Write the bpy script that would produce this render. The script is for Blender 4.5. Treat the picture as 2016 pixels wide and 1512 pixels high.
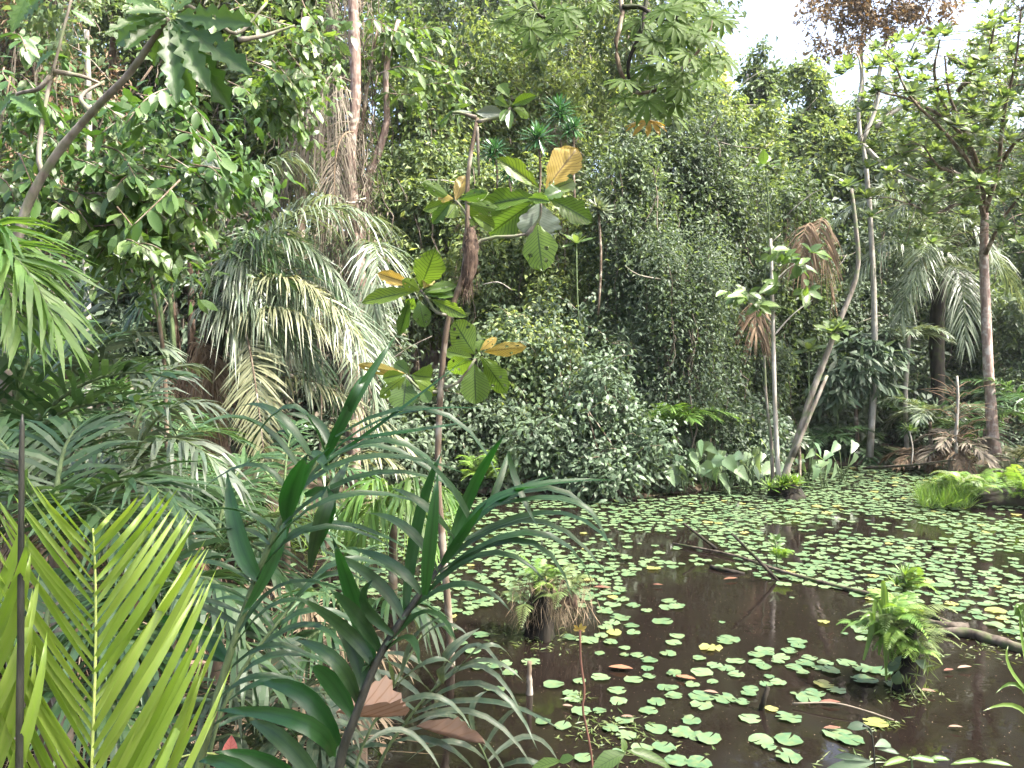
import bpy, math, random
import numpy as np
from mathutils import Vector, Matrix
for _o in list(bpy.data.objects): bpy.data.objects.remove(_o)
SC = bpy.context.scene
COL = SC.collection
RR = random.Random(11)
NG = np.random.default_rng(11)

# ------------------------------------------------------------------ camera, sky, sun, exposure
FPX, CU, CV, HV, CAMH = 1552.0, 1008.0, 756.0, 715.0, 2.2
PITCH = math.atan((CV-HV)/FPX)
cam_d = bpy.data.cameras.new('camera'); cam = bpy.data.objects.new('camera', cam_d); COL.objects.link(cam)
cam_d.sensor_width = 36.0; cam_d.lens = 36.0*FPX/2016.0; cam_d.clip_start = 0.05; cam_d.clip_end = 2000
cam.location = (0, 0, CAMH); cam.rotation_euler = (math.pi/2-PITCH, 0, 0)
SC.camera = cam
HAZE = 0.0003
SUN_EL, SUN_AZ = math.radians(58), math.radians(110)      # azimuth measured from +Y towards +X
W = bpy.data.worlds.new('World'); SC.world = W; W.use_nodes = True
wn = W.node_tree; bg = wn.nodes['Background']
sky = wn.nodes.new('ShaderNodeTexSky'); sky.sky_type = 'NISHITA'; sky.sun_disc = False
sky.sun_elevation = SUN_EL; sky.sun_rotation = SUN_AZ; sky.air_density = 1.0; sky.dust_density = 7.0; sky.ozone_density = 1.0
wn.links.new(sky.outputs[0], bg.inputs[0]); bg.inputs[1].default_value = 0.15
sl = bpy.data.lights.new('sun', 'SUN'); sl.energy = 3.7; sl.angle = math.radians(2.0); sl.color = (1.0, 0.95, 0.88)
so = bpy.data.objects.new('sun', sl); COL.objects.link(so)
sd = Vector((math.sin(SUN_AZ)*math.cos(SUN_EL), math.cos(SUN_AZ)*math.cos(SUN_EL), math.sin(SUN_EL)))
so.rotation_euler = sd.to_track_quat('Z', 'Y').to_euler(); so.location = sd*60
SC.view_settings.view_transform = 'Standard'; SC.view_settings.look = 'None'
SC.view_settings.exposure = 2.48; SC.view_settings.gamma = 1.0; SC.view_settings.use_curve_mapping = False
SC.cycles.max_bounces = 7; SC.cycles.diffuse_bounces = 3; SC.cycles.glossy_bounces = 3
SC.cycles.transmission_bounces = 4; SC.cycles.use_denoising = True
SC.cycles.use_adaptive_sampling = True; SC.cycles.adaptive_threshold = 0.02
SC.cycles.sample_clamp_indirect = 6.0

# ------------------------------------------------------------------ pixel <-> place
_fw = Vector((0, math.cos(PITCH), -math.sin(PITCH))); _up = Vector((0, math.sin(PITCH), math.cos(PITCH))); _rt = Vector((1, 0, 0))
CAM = Vector((0, 0, CAMH))
def P(u, v, d):
    return CAM + d*(_fw + _rt*((u-CU)/FPX) + _up*((CV-v)/FPX))
def ground(u, v, z=0.0):
    r = _fw + _rt*((u-CU)/FPX) + _up*((CV-v)/FPX)
    return CAM + r*((z-CAMH)/r.z)
def px(n, d): return n*d/FPX
def U(a, b): return RR.uniform(a, b)

# ------------------------------------------------------------------ mesh building
class MB:
    def __init__(s): s.V=[]; s.F=[]; s.A=[]; s.M=[]; s.S=[]; s.n=0
    def add(s, V, F, A=None, mi=0, smooth=False):
        V = np.asarray(V, dtype=np.float32).reshape(-1, 3); F = np.asarray(F, dtype=np.int32).reshape(-1, 3)
        if A is None: A = np.zeros((len(V), 3), np.float32)
        A = np.broadcast_to(np.asarray(A, dtype=np.float32), (len(V), 3))
        s.V.append(V); s.F.append(F+s.n); s.A.append(A); s.n += len(V)
        s.M.append(np.full(len(F), mi, np.int32)); s.S.append(np.full(len(F), smooth, bool))
    def tube(s, pts, rad, sides=7, mi=0, wob=0.0, rnd=0.5, cap=True):
        P_ = np.array([tuple(p) for p in pts], dtype=np.float64); n = len(P_)
        if np.isscalar(rad): rad = [rad]*n
        rad = np.array(rad, dtype=np.float64)
        T = np.gradient(P_, axis=0); T /= np.linalg.norm(T, axis=1)[:, None]+1e-9
        ref = np.array([0., 0., 1.]) if abs(T[:, 2]).mean() < .8 else np.array([1., 0., 0.])
        X = np.cross(T, ref); X /= np.linalg.norm(X, axis=1)[:, None]+1e-9
        Y = np.cross(T, X)
        th = np.linspace(0, 2*np.pi, sides, endpoint=False)
        rr = rad[:, None]*(1+wob*NG.standard_normal((n, sides)))
        V = P_[:, None, :]+rr[:, :, None]*(np.cos(th)[None, :, None]*X[:, None, :]+np.sin(th)[None, :, None]*Y[:, None, :])
        i = np.arange(n-1)[:, None]*sides; j = np.arange(sides)[None, :]; k = (j+1) % sides
        a, b, c, d = i+j, i+k, i+sides+k, i+sides+j
        F = np.concatenate([np.stack([a, b, c], -1).reshape(-1, 3), np.stack([a, c, d], -1).reshape(-1, 3)])
        A = np.zeros((n*sides, 3)); A[:, 1] = np.repeat(np.linspace(0, 1, n), sides); A[:, 2] = rnd
        V = V.reshape(-1, 3)
        if cap:
            V = np.concatenate([V, P_[-1:], P_[:1]]); A = np.concatenate([A, A[-1:], A[:1]])
            t = (n-1)*sides
            F = np.concatenate([F, np.stack([t+j[0], t+k[0], np.full(sides, n*sides)], -1), np.stack([k[0], j[0], np.full(sides, n*sides+1)], -1)])
        s.add(V, F, A, mi, True)
    def build(s, name, mats, parent=None, **props):
        V = np.concatenate(s.V) if s.V else np.zeros((0, 3), np.float32)
        if parent is not None: V = V-np.array(OFF[parent.name], dtype=np.float32)
        me = mesh(name, V, np.concatenate(s.F), np.concatenate(s.A), mats, np.concatenate(s.M), np.concatenate(s.S))
        return link(name, me, parent, **props)
def mesh(name, V, F, A, mats, MI=None, SM=None):
    me = bpy.data.meshes.new(name); n, m = len(V), len(F)
    me.vertices.add(n); me.vertices.foreach_set('co', np.ascontiguousarray(V, dtype=np.float32).ravel())
    me.loops.add(3*m); me.loops.foreach_set('vertex_index', np.ascontiguousarray(F, dtype=np.int32).ravel())
    me.polygons.add(m); me.polygons.foreach_set('loop_start', np.arange(0, 3*m, 3, dtype=np.int32))
    if MI is not None: me.polygons.foreach_set('material_index', MI)
    me.polygons.foreach_set('use_smooth', SM if SM is not None else np.zeros(m, bool))
    at = me.attributes.new('leaf', 'FLOAT_VECTOR', 'POINT'); at.data.foreach_set('vector', np.ascontiguousarray(A, dtype=np.float32).ravel())
    for mm in (mats if isinstance(mats, (list, tuple)) else [mats]): me.materials.append(mm)
    me.update(calc_edges=True)
    return me
OFF = {}
def link(name, data, parent=None, label=None, cat=None, group=None, kind=None, off=None):
    o = bpy.data.objects.new(name, data); COL.objects.link(o)
    OFF[o.name] = Vector((0, 0, 0)) if off is None else Vector(off)
    if parent is not None:
        o.parent = parent; OFF[o.name] = OFF[parent.name]
    for k, v in (('label', label), ('category', cat), ('group', group), ('kind', kind)):
        if v: o[k] = v
    return o
def thing(name, label, cat, loc, group=None):
    o = link(name, None, None, label, cat, group, off=loc); o.location = loc; o.empty_display_size = .1
    return o
def piece(name, me, parent, M, **props):
    """a child of a thing (or of one of its parts) placed by a world matrix"""
    o = link(name, me, parent, **props)
    o.matrix_basis = Matrix.Translation(-OFF[parent.name]) @ M
    return o
def frame_mat(pos, Y, N, sx, sy, sz=None):
    Y = Vector(Y).normalized(); N = Vector(N); X = Y.cross(N)
    if X.length < 1e-4: X = Y.orthogonal()
    X.normalize(); Z = X.cross(Y); sz = sx if sz is None else sz
    return Matrix(((X.x*sx, Y.x*sy, Z.x*sz, pos[0]), (X.y*sx, Y.y*sy, Z.y*sz, pos[1]), (X.z*sx, Y.z*sy, Z.z*sz, pos[2]), (0, 0, 0, 1)))
def spline(pts, n=12):
    p = [np.array(tuple(q), float) for q in pts]; p = [2*p[0]-p[1]]+p+[2*p[-1]-p[-2]]; out = []
    m = len(p)-3
    for i in range(n):
        t = i/(n-1)*m; k = min(int(t), m-1); t -= k; a, b, c, d = p[k:k+4]
        out.append(.5*((2*b)+(-a+c)*t+(2*a-5*b+4*c-d)*t*t+(-a+3*b-3*c+d)*t**3))
    return np.array(out)
def pxs(l, d=None): return [P(q[0], q[1], q[2] if len(q) > 2 else d) for q in l]

# ------------------------------------------------------------------ materials
def nodes(name):
    m = bpy.data.materials.new(name); m.use_nodes = True; nt = m.node_tree
    b = nt.nodes['Principled BSDF']; return m, nt, b, nt.nodes['Material Output']
def N(nt, t, **kw):
    n = nt.nodes.new(t)
    for k, v in kw.items(): setattr(n, k, v)
    return n
def mathn(nt, op, a, b=None, c=None, clamp=False):
    n = N(nt, 'ShaderNodeMath', operation=op, use_clamp=clamp)
    for i, x in enumerate((a, b, c)):
        if x is None: continue
        if isinstance(x, (int, float)): n.inputs[i].default_value = x
        else: nt.links.new(x, n.inputs[i])
    return n.outputs[0]
def mix(nt, f, a, b):
    n = N(nt, 'ShaderNodeMix', data_type='RGBA')
    for s_, x in ((n.inputs[0], f), (n.inputs[6], a), (n.inputs[7], b)):
        if isinstance(x, (int, float)): s_.default_value = x
        elif isinstance(x, tuple): s_.default_value = (*x[:3], 1)
        else: nt.links.new(x, s_)
    return n.outputs[2]
def leaf_mat(name, A, B, trans=.3, rough=.42, spec=.5, veins=0, vein=(.02, .03, .01), tcol=(1.5, 1.45, .7), obj=True, mott=None, mf=.35, stripes=0, ms=9.0):
    m, nt, b, out = nodes(name)
    at = N(nt, 'ShaderNodeAttribute', attribute_name='leaf'); sp = N(nt, 'ShaderNodeSeparateXYZ'); nt.links.new(at.outputs['Vector'], sp.inputs[0])
    x, y, r = sp.outputs
    if obj:
        oi = N(nt, 'ShaderNodeObjectInfo'); r = mathn(nt, 'FRACT', mathn(nt, 'ADD', r, oi.outputs['Random']))
    col = mix(nt, r, A, B)
    ns = N(nt, 'ShaderNodeTexNoise'); ns.inputs['Scale'].default_value = ms; ns.inputs['Detail'].default_value = 3
    geo = N(nt, 'ShaderNodeNewGeometry'); nt.links.new(geo.outputs['Position'], ns.inputs['Vector'])
    if mott:
        f = mathn(nt, 'MULTIPLY', mathn(nt, 'SUBTRACT', ns.outputs[0], .42, clamp=True), 4*mf, clamp=True)
        col = mix(nt, f, col, mott)
    if veins:
        ax = mathn(nt, 'ABSOLUTE', x)
        w = mathn(nt, 'PINGPONG', mathn(nt, 'SUBTRACT', mathn(nt, 'MULTIPLY', y, veins), mathn(nt, 'MULTIPLY', ax, veins*.22)), .5)
        line = mathn(nt, 'LESS_THAN', w, .085); mid = mathn(nt, 'LESS_THAN', ax, .055)
        col = mix(nt, mathn(nt, 'MULTIPLY', mathn(nt, 'MAXIMUM', line, mid), .8), col, vein)
    if stripes:
        w = mathn(nt, 'PINGPONG', mathn(nt, 'MULTIPLY', x, stripes), .5)
        mid = mathn(nt, 'LESS_THAN', mathn(nt, 'ABSOLUTE', x), .10)
        col = mix(nt, mathn(nt, 'MULTIPLY', w, .7), col, vein); col = mix(nt, mathn(nt, 'MULTIPLY', mid, .6), col, vein)
    nt.links.new(col, b.inputs['Base Color']); b.inputs['Roughness'].default_value = rough; b.inputs['Specular IOR Level'].default_value = spec
    if trans > 0:
        tr = N(nt, 'ShaderNodeBsdfTranslucent')
        mm = N(nt, 'ShaderNodeMix', data_type='RGBA', blend_type='MULTIPLY'); mm.inputs[0].default_value = 1
        nt.links.new(col, mm.inputs[6]); mm.inputs[7].default_value = (*tcol, 1); nt.links.new(mm.outputs[2], tr.inputs[0])
        ms_ = N(nt, 'ShaderNodeMixShader'); ms_.inputs[0].default_value = trans
        nt.links.new(b.outputs[0], ms_.inputs[1]); nt.links.new(tr.outputs[0], ms_.inputs[2]); nt.links.new(ms_.outputs[0], out.inputs[0])
    return m
def bark_mat(name, A, B, scale=14, stretch=.25, rough=.85, C=None):
    m, nt, b, out = nodes(name)
    geo = N(nt, 'ShaderNodeNewGeometry'); mp = N(nt, 'ShaderNodeMapping'); mp.inputs['Scale'].default_value = (1, 1, stretch)
    nt.links.new(geo.outputs['Position'], mp.inputs[0])
    n1 = N(nt, 'ShaderNodeTexNoise'); n1.inputs['Scale'].default_value = scale; n1.inputs['Detail'].default_value = 5; nt.links.new(mp.outputs[0], n1.inputs[0])
    f = mathn(nt, 'MULTIPLY', mathn(nt, 'SUBTRACT', n1.outputs[0], .35, clamp=True), 3.2, clamp=True)
    col = mix(nt, f, A, B)
    if C:
        n2 = N(nt, 'ShaderNodeTexNoise'); n2.inputs['Scale'].default_value = scale*.45; nt.links.new(geo.outputs['Position'], n2.inputs[0])
        col = mix(nt, mathn(nt, 'MULTIPLY', mathn(nt, 'SUBTRACT', n2.outputs[0], .5, clamp=True), 6, clamp=True), col, C)
    nt.links.new(col, b.inputs['Base Color']); b.inputs['Roughness'].default_value = rough; b.inputs['Specular IOR Level'].default_value = .25
    bp = N(nt, 'ShaderNodeBump'); bp.inputs['Strength'].default_value = .6; bp.inputs['Distance'].default_value = .02
    nt.links.new(n1.outputs[0], bp.inputs['Height']); nt.links.new(bp.outputs[0], b.inputs['Normal'])
    return m
M = {}
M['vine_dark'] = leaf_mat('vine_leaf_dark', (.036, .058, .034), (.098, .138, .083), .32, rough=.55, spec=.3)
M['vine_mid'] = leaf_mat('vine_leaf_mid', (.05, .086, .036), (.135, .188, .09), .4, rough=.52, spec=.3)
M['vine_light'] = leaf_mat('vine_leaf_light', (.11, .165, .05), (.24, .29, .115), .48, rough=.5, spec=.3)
M['vine_olive'] = leaf_mat('vine_leaf_olive', (.075, .11, .035), (.16, .195, .08), .35)
M['glossy'] = leaf_mat('bush_leaf_glossy', (.035, .062, .034), (.095, .14, .08), .28, rough=.5, spec=.35)
M['rust'] = leaf_mat('rusty_leaf', (.13, .085, .035), (.21, .155, .07), .35, tcol=(1.4, 1.1, .7))
M['fresh'] = leaf_mat('fresh_leaf', (.045, .095, .02), (.11, .175, .04), .42, rough=.42, veins=9, vein=(.03, .06, .012))
M['broad'] = leaf_mat('broad_leaf', (.028, .07, .016), (.07, .13, .03), .38, rough=.42, spec=.4, veins=9, vein=(.04, .09, .02))
M['rosette'] = leaf_mat('rosette_leaf', (.06, .105, .035), (.13, .18, .065), .45, rough=.42, spec=.4)
M['dracaena'] = leaf_mat('strap_leaf', (.02, .075, .03), (.05, .13, .045), .25, rough=.25, spec=.7)
M['hero_green'] = leaf_mat('sapling_leaf_green', (.075, .14, .02), (.13, .20, .03), .58, rough=.4, veins=13, vein=(.012, .03, .006), mott=(.06, .10, .015), ms=14)
M['hero_dark'] = leaf_mat('sapling_leaf_dark', (.045, .10, .018), (.075, .13, .025), .5, rough=.36, veins=13, vein=(.01, .022, .006), ms=14)
M['hero_yellow'] = leaf_mat('sapling_leaf_yellow', (.26, .22, .045), (.36, .26, .055), .5, rough=.5, veins=14, vein=(.10, .06, .012), tcol=(1.2, 1.1, .8))
M['hero_grey'] = leaf_mat('sapling_leaf_grey', (.09, .12, .09), (.13, .16, .12), .15, rough=.4, spec=.7, veins=13, vein=(.06, .09, .06), mott=(.17, .19, .15), ms=16)
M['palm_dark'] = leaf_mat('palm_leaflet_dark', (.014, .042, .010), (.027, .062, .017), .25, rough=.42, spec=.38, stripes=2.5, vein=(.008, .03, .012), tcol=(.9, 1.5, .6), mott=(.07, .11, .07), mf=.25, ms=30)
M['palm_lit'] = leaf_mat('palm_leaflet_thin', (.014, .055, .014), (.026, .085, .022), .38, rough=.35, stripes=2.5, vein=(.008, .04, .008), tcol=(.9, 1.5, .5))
M['palm_yellow'] = leaf_mat('palm_leaflet_yellow', (.13, .215, .032), (.20, .265, .055), .42, rough=.38, stripes=1.5, vein=(.16, .27, .02), tcol=(1.3, 1.35, .6))
M['palm_grey'] = leaf_mat('palm_frond_grey', (.065, .10, .06), (.14, .17, .11), .25, rough=.4, spec=.6)
M['palm_mid'] = leaf_mat('palm_frond_green', (.022, .058, .02), (.06, .11, .042), .3, rough=.4, spec=.45)
M['palm_pale'] = leaf_mat('palm_frond_pale', (.13, .145, .08), (.235, .24, .14), .35, rough=.45)
M['palm_fresh'] = leaf_mat('palm_frond_fresh', (.06, .14, .025), (.13, .22, .05), .4, rough=.38)
M['palm_streak'] = leaf_mat('palm_leaflet_streaked', (.022, .048, .024), (.06, .085, .05), .25, rough=.45, spec=.4, stripes=3, vein=(.02, .05, .025), mott=(.15, .16, .10), mf=.5, ms=40)
M['dead'] = leaf_mat('dead_frond', (.11, .07, .042), (.23, .17, .11), .2, rough=.8, spec=.2, tcol=(1.3, 1.1, .8))
M['dead_grey'] = leaf_mat('dead_frond_grey', (.075, .062, .046), (.19, .165, .125), .15, rough=.8, spec=.2, tcol=(1.2, 1.1, .9))
M['straw'] = leaf_mat('straw', (.12, .09, .055), (.27, .22, .15), .15, rough=.85, spec=.15, tcol=(1.2, 1.1, .9))
M['fern'] = leaf_mat('fern_leaf', (.07, .15, .025), (.16, .25, .055), .4, rough=.45)
M['fern_dull'] = leaf_mat('fern_leaf_dull', (.05, .09, .025), (.12, .15, .05), .35, rough=.5)
M['taro'] = leaf_mat('arum_leaf', (.08, .15, .075), (.17, .23, .12), .35, rough=.35, veins=7, vein=(.12, .18, .10))
M['grass'] = leaf_mat('grass_blade', (.06, .13, .02), (.14, .22, .05), .4)
M['pad'] = leaf_mat('lily_pad', (.042, .09, .042), (.088, .14, .07), .1, rough=.42, spec=.4, mott=(.12, .13, .05), mf=.5, ms=30)
M['pad_yellow'] = leaf_mat('lily_pad_yellow', (.14, .17, .05), (.20, .19, .07), .15, rough=.4, mott=(.22, .15, .05), ms=25)
M['cecropia'] = leaf_mat('palmate_leaf', (.055, .105, .02), (.09, .145, .032), .55, rough=.6, spec=.2, veins=0, stripes=1.0, vein=(.09, .14, .045), tcol=(1.2, 1.2, .7))
M['orange_leaf'] = leaf_mat('palmate_leaf_orange', (.42, .24, .03), (.48, .30, .05), .45, tcol=(1.2, 1.05, .6), stripes=1.0, vein=(.30, .2, .05))
M['pink_leaf'] = leaf_mat('pink_leaf', (.52, .17, .15), (.58, .22, .18), .4, tcol=(1.2, .9, .8), veins=8, vein=(.42, .11, .11))
M['brown_leaf'] = leaf_mat('dry_leaf', (.12, .082, .06), (.20, .145, .115), .15, rough=.75, spec=.2, veins=7, vein=(.13, .08, .05), mott=(.20, .12, .08), ms=25, tcol=(1.2, 1, .8))
M['red_leaf'] = leaf_mat('fallen_leaf_red', (.10, .042, .026), (.18, .09, .045), .15, rough=.6, veins=7, vein=(.14, .04, .02))
M['bark_grey'] = bark_mat('bark_grey', (0.094, 0.079, 0.061), (0.216, 0.194, 0.162), C=(.10, .12, .06))
M['bark_brown'] = bark_mat('bark_brown', (0.061, 0.043, 0.029), (0.137, 0.104, 0.072), C=(.28, .25, .2))
M['bark_pink'] = bark_mat('bark_pink', (.09, .058, .045), (.22, .16, .13), scale=22, C=(.27, .24, .2))
M['bark_pale'] = bark_mat('bark_pale', (0.216, 0.202, 0.173), (0.374, 0.353, 0.310), C=(.22, .2, .16))
M['bark_dark'] = bark_mat('bark_dark', (.006, .005, .004), (.022, .018, .012), C=(.02, .028, .008))
M['stem_green'] = bark_mat('stem_green', (.05, .075, .03), (.10, .14, .06), scale=30)
M['stem_dark'] = bark_mat('stem_dark', (.012, .014, .010), (.035, .035, .028), scale=30, rough=.5)
M['stem_yellow'] = bark_mat('stem_yellow', (.26, .33, .08), (.36, .42, .14), scale=20, rough=.5)
M['stem_red'] = bark_mat('stem_red', (.09, .045, .032), (.16, .08, .055), scale=30)
M['fibre'] = bark_mat('fibre', (.025, .016, .011), (.085, .055, .038), scale=40, C=(.12, .085, .06))
M['bark_rosy'] = bark_mat('bark_rosy', (.15, .10, .08), (.30, .225, .19), scale=22, C=(.36, .32, .28))
# ------------------------------------------------------------------ the setting: ground, water
POND = [(-6.5, 3.0), (-5.6, 7.0), (-3.6, 10.6), (-1.4, 13.0), (0.6, 12.9), (1.7, 12.4), (3.4, 13.6), (5.4, 15.6), (7.2, 17.0), (11, 17.2), (13, 13.0), (15, 5), (9, 1.9), (2.5, 2.1), (-1.5, 2.6)]
def pond_dist(x, y):
    x = np.asarray(x, float); y = np.asarray(y, float); best = np.full(x.shape, 1e9); inside = np.zeros(x.shape, bool); n = len(POND)
    for i in range(n):
        ax, ay = POND[i]; bx, by = POND[(i+1) % n]; dx, dy = bx-ax, by-ay
        t = np.clip(((x-ax)*dx+(y-ay)*dy)/(dx*dx+dy*dy), 0, 1)
        best = np.minimum(best, np.hypot(x-ax-t*dx, y-ay-t*dy))
        c = ((ay > y) != (by > y)) & (x < (bx-ax)*(y-ay)/(by-ay+1e-12)+ax); inside ^= c
    return np.where(inside, -best, best)
def terrain(x, y):
    d = pond_dist(x, y); ss = np.clip((np.asarray(y)-6)/8, 0, 1); ss = ss*ss*(3-2*ss)
    h = np.where(d < 0, np.maximum(-.45, d*.5)-.03, .22*np.clip(d, 0, 1.2)+np.clip(d-2.0, 0, 26)*(.03+.30*ss))
    return h + np.where(d > 0, .05*np.sin(x*2.1+y*.7)*np.cos(y*1.7-x*.4), 0)
def tz(x, y): return float(terrain(np.array([x]), np.array([y]))[0])
gx = np.sinh(np.linspace(-4.4, 4.4, 150))*8; gy = np.concatenate([-np.geomspace(300, 6, 12), np.arange(-4, 40, .4), np.geomspace(41, 400, 26)])
GX, GY = np.meshgrid(gx, gy); GZ = terrain(GX, GY); nx = len(gx); ny = len(gy)
ii = (np.arange(ny-1)[:, None]*nx+np.arange(nx-1)[None, :]).ravel()
gb = MB(); gb.add(np.stack([GX, GY, GZ], -1), np.concatenate([np.stack([ii, ii+1, ii+nx+1], -1), np.stack([ii, ii+nx+1, ii+nx], -1)]), None, 0, True)
M['soil'] = bark_mat('forest_floor', (.022, .017, .011), (.07, .05, .03), scale=5, stretch=1, C=(.04, .055, .02))
gb.build('ground', [M['soil']], kind='structure')
m, nt, b, out = nodes('pond_water')
b.inputs['Base Color'].default_value = (.007, .0052, .0042, 1); b.inputs['Roughness'].default_value = .05; b.inputs['IOR'].default_value = 1.33; b.inputs['Specular IOR Level'].default_value = .5
geo = N(nt, 'ShaderNodeNewGeometry'); n1 = N(nt, 'ShaderNodeTexNoise'); n1.inputs['Scale'].default_value = 3.0; n1.inputs['Detail'].default_value = 4
nt.links.new(geo.outputs['Position'], n1.inputs[0])
rn = mathn(nt, 'MULTIPLY', mathn(nt, 'SUBTRACT', n1.outputs[0], .45, clamp=True), .5, clamp=True); nt.links.new(mathn(nt, 'ADD', rn, .025), b.inputs['Roughness'])
bp = N(nt, 'ShaderNodeBump'); bp.inputs['Strength'].default_value = .10; bp.inputs['Distance'].default_value = .02
nt.links.new(n1.outputs[0], bp.inputs['Height']); nt.links.new(bp.outputs[0], b.inputs['Normal'])
M['water'] = m
wb = MB(); wb.add([(-40, -1, 0), (60, -1, 0), (60, 40, 0), (-40, 40, 0)], [(0, 1, 2), (0, 2, 3)]); wb.build('pond_water', [M['water']], kind='structure')

# ------------------------------------------------------------------ foliage tools
T4 = np.array([(0, 0, 0), (-.36, .26, .03), (.36, .26, .03), (-.46, .58, -.03), (.46, .58, -.03), (0, 1, -.22)])
T4F = np.array([(0, 2, 1), (1, 2, 4), (1, 4, 3), (3, 4, 5)])
T4A = np.array([(0, 0), (-.7, .26), (.7, .26), (-.8, .58), (.8, .58), (0, 1)])
T2 = np.array([(0, 0, 0), (-.5, .45, .08), (.5, .45, .08), (0, 1, -.1)]); T2F = np.array([(0, 2, 3), (0, 3, 1)])
T2A = np.array([(0, 0), (-1, .45), (1, .45), (0, 1)])
def unit(a): return a/(np.linalg.norm(a, axis=-1, keepdims=True)+1e-9)
def scatter(mb, pos, Y, Nn, ln, wd, rnd, mi=0, tmpl='T2'):
    """leaves at pos along Y, facing Nn, all numpy"""
    T, F, A2 = (T2, T2F, T2A) if tmpl == 'T2' else (T4, T4F, T4A)
    Y = unit(Y); X = unit(np.cross(Y, Nn)); Z = np.cross(X, Y); n = len(pos); k = len(T)
    ln = np.broadcast_to(ln, (n,)); wd = np.broadcast_to(wd, (n,))
    V = pos[:, None]+T[None, :, 0:1]*(wd[:, None]*X)[:, None]+T[None, :, 1:2]*(ln[:, None]*Y)[:, None]+T[None, :, 2:3]*(np.minimum(ln, wd*2.2)[:, None]*Z)[:, None]
    FF = (F[None]+(np.arange(n)*k)[:, None, None]).reshape(-1, 3)
    A = np.empty((n, k, 3)); A[:, :, :2] = A2[None]; A[:, :, 2] = rnd[:, None]
    mb.add(V.reshape(-1, 3), FF, A.reshape(-1, 3), mi)
def cloud(mb, lobes, n, size, mi=0, clump=28, strand=1.0, tmpl='T2', wid=.5, back=-.35, hang=.7, sig=.22, rot=0.):
    """leaf clumps over uneven lobes: (centre, rx, ry, rz)"""
    lobes = [(np.array(tuple(c)), np.array([rx, ry, rz])) for c, rx, ry, rz in lobes]
    ar = np.array([r[0]*r[2]+r[1]*r[2]+r[0]*r[1] for _, r in lobes]); ar /= ar.sum()
    nc = max(3, n//clump); which = NG.choice(len(lobes), nc, p=ar)
    d = unit(NG.standard_normal((nc*3, 3)))
    d = d[(d[:, 1] < -back) & (d[:, 2] > -.75)][:nc]; nc = len(d); which = which[:nc]
    C = np.array([l[0] for l in lobes])[which]; Rr = np.array([l[1] for l in lobes])[which]
    cp = C+d*Rr*NG.uniform(.68, 1.18, (nc, 1))
    per = np.maximum(2, NG.poisson(clump, nc)); idx = np.repeat(np.arange(nc), per); m = len(idx)
    s = .82*sig*NG.uniform(.45, 1.4, nc)[idx]
    off = NG.standard_normal((m, 3))*np.stack([s, s*.8, s*strand], 1)
    dd = d[idx]; off -= dd*(np.sum(off*dd, 1)*.5)[:, None]
    off[:, 2] -= .15*s
    pos = cp[idx]+off
    Nn = unit(dd*.55+np.array([0, -.1, .65])+NG.standard_normal((m, 3))*.5)
    Y = dd*.5+np.array([0, 0, -hang])+NG.standard_normal((m, 3))*.55
    Y = Y-Nn*np.sum(Y*Nn, 1)[:, None]
    crnd = NG.uniform(0, .65, nc)[idx]+NG.uniform(0, .35, m)
    ln = size*NG.uniform(.55, 1.35, m)*NG.uniform(.8, 1.2, nc)[idx]
    scatter(mb, pos, Y, Nn, ln, ln*wid, crnd, mi, tmpl)
def strands(mb, pts_tops, lens, rad=.008, mi=0, wig=.06):
    for p, L in zip(pts_tops, lens):
        n = 7; q = np.array(tuple(p))[None]+np.stack([np.cumsum(NG.normal(0, wig, n)), np.cumsum(NG.normal(0, wig, n)), -np.linspace(0, L, n)], 1)
        mb.tube(q, rad*NG.uniform(.6, 1.5), 4, mi, rnd=NG.uniform(0, 1), cap=False)

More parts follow.
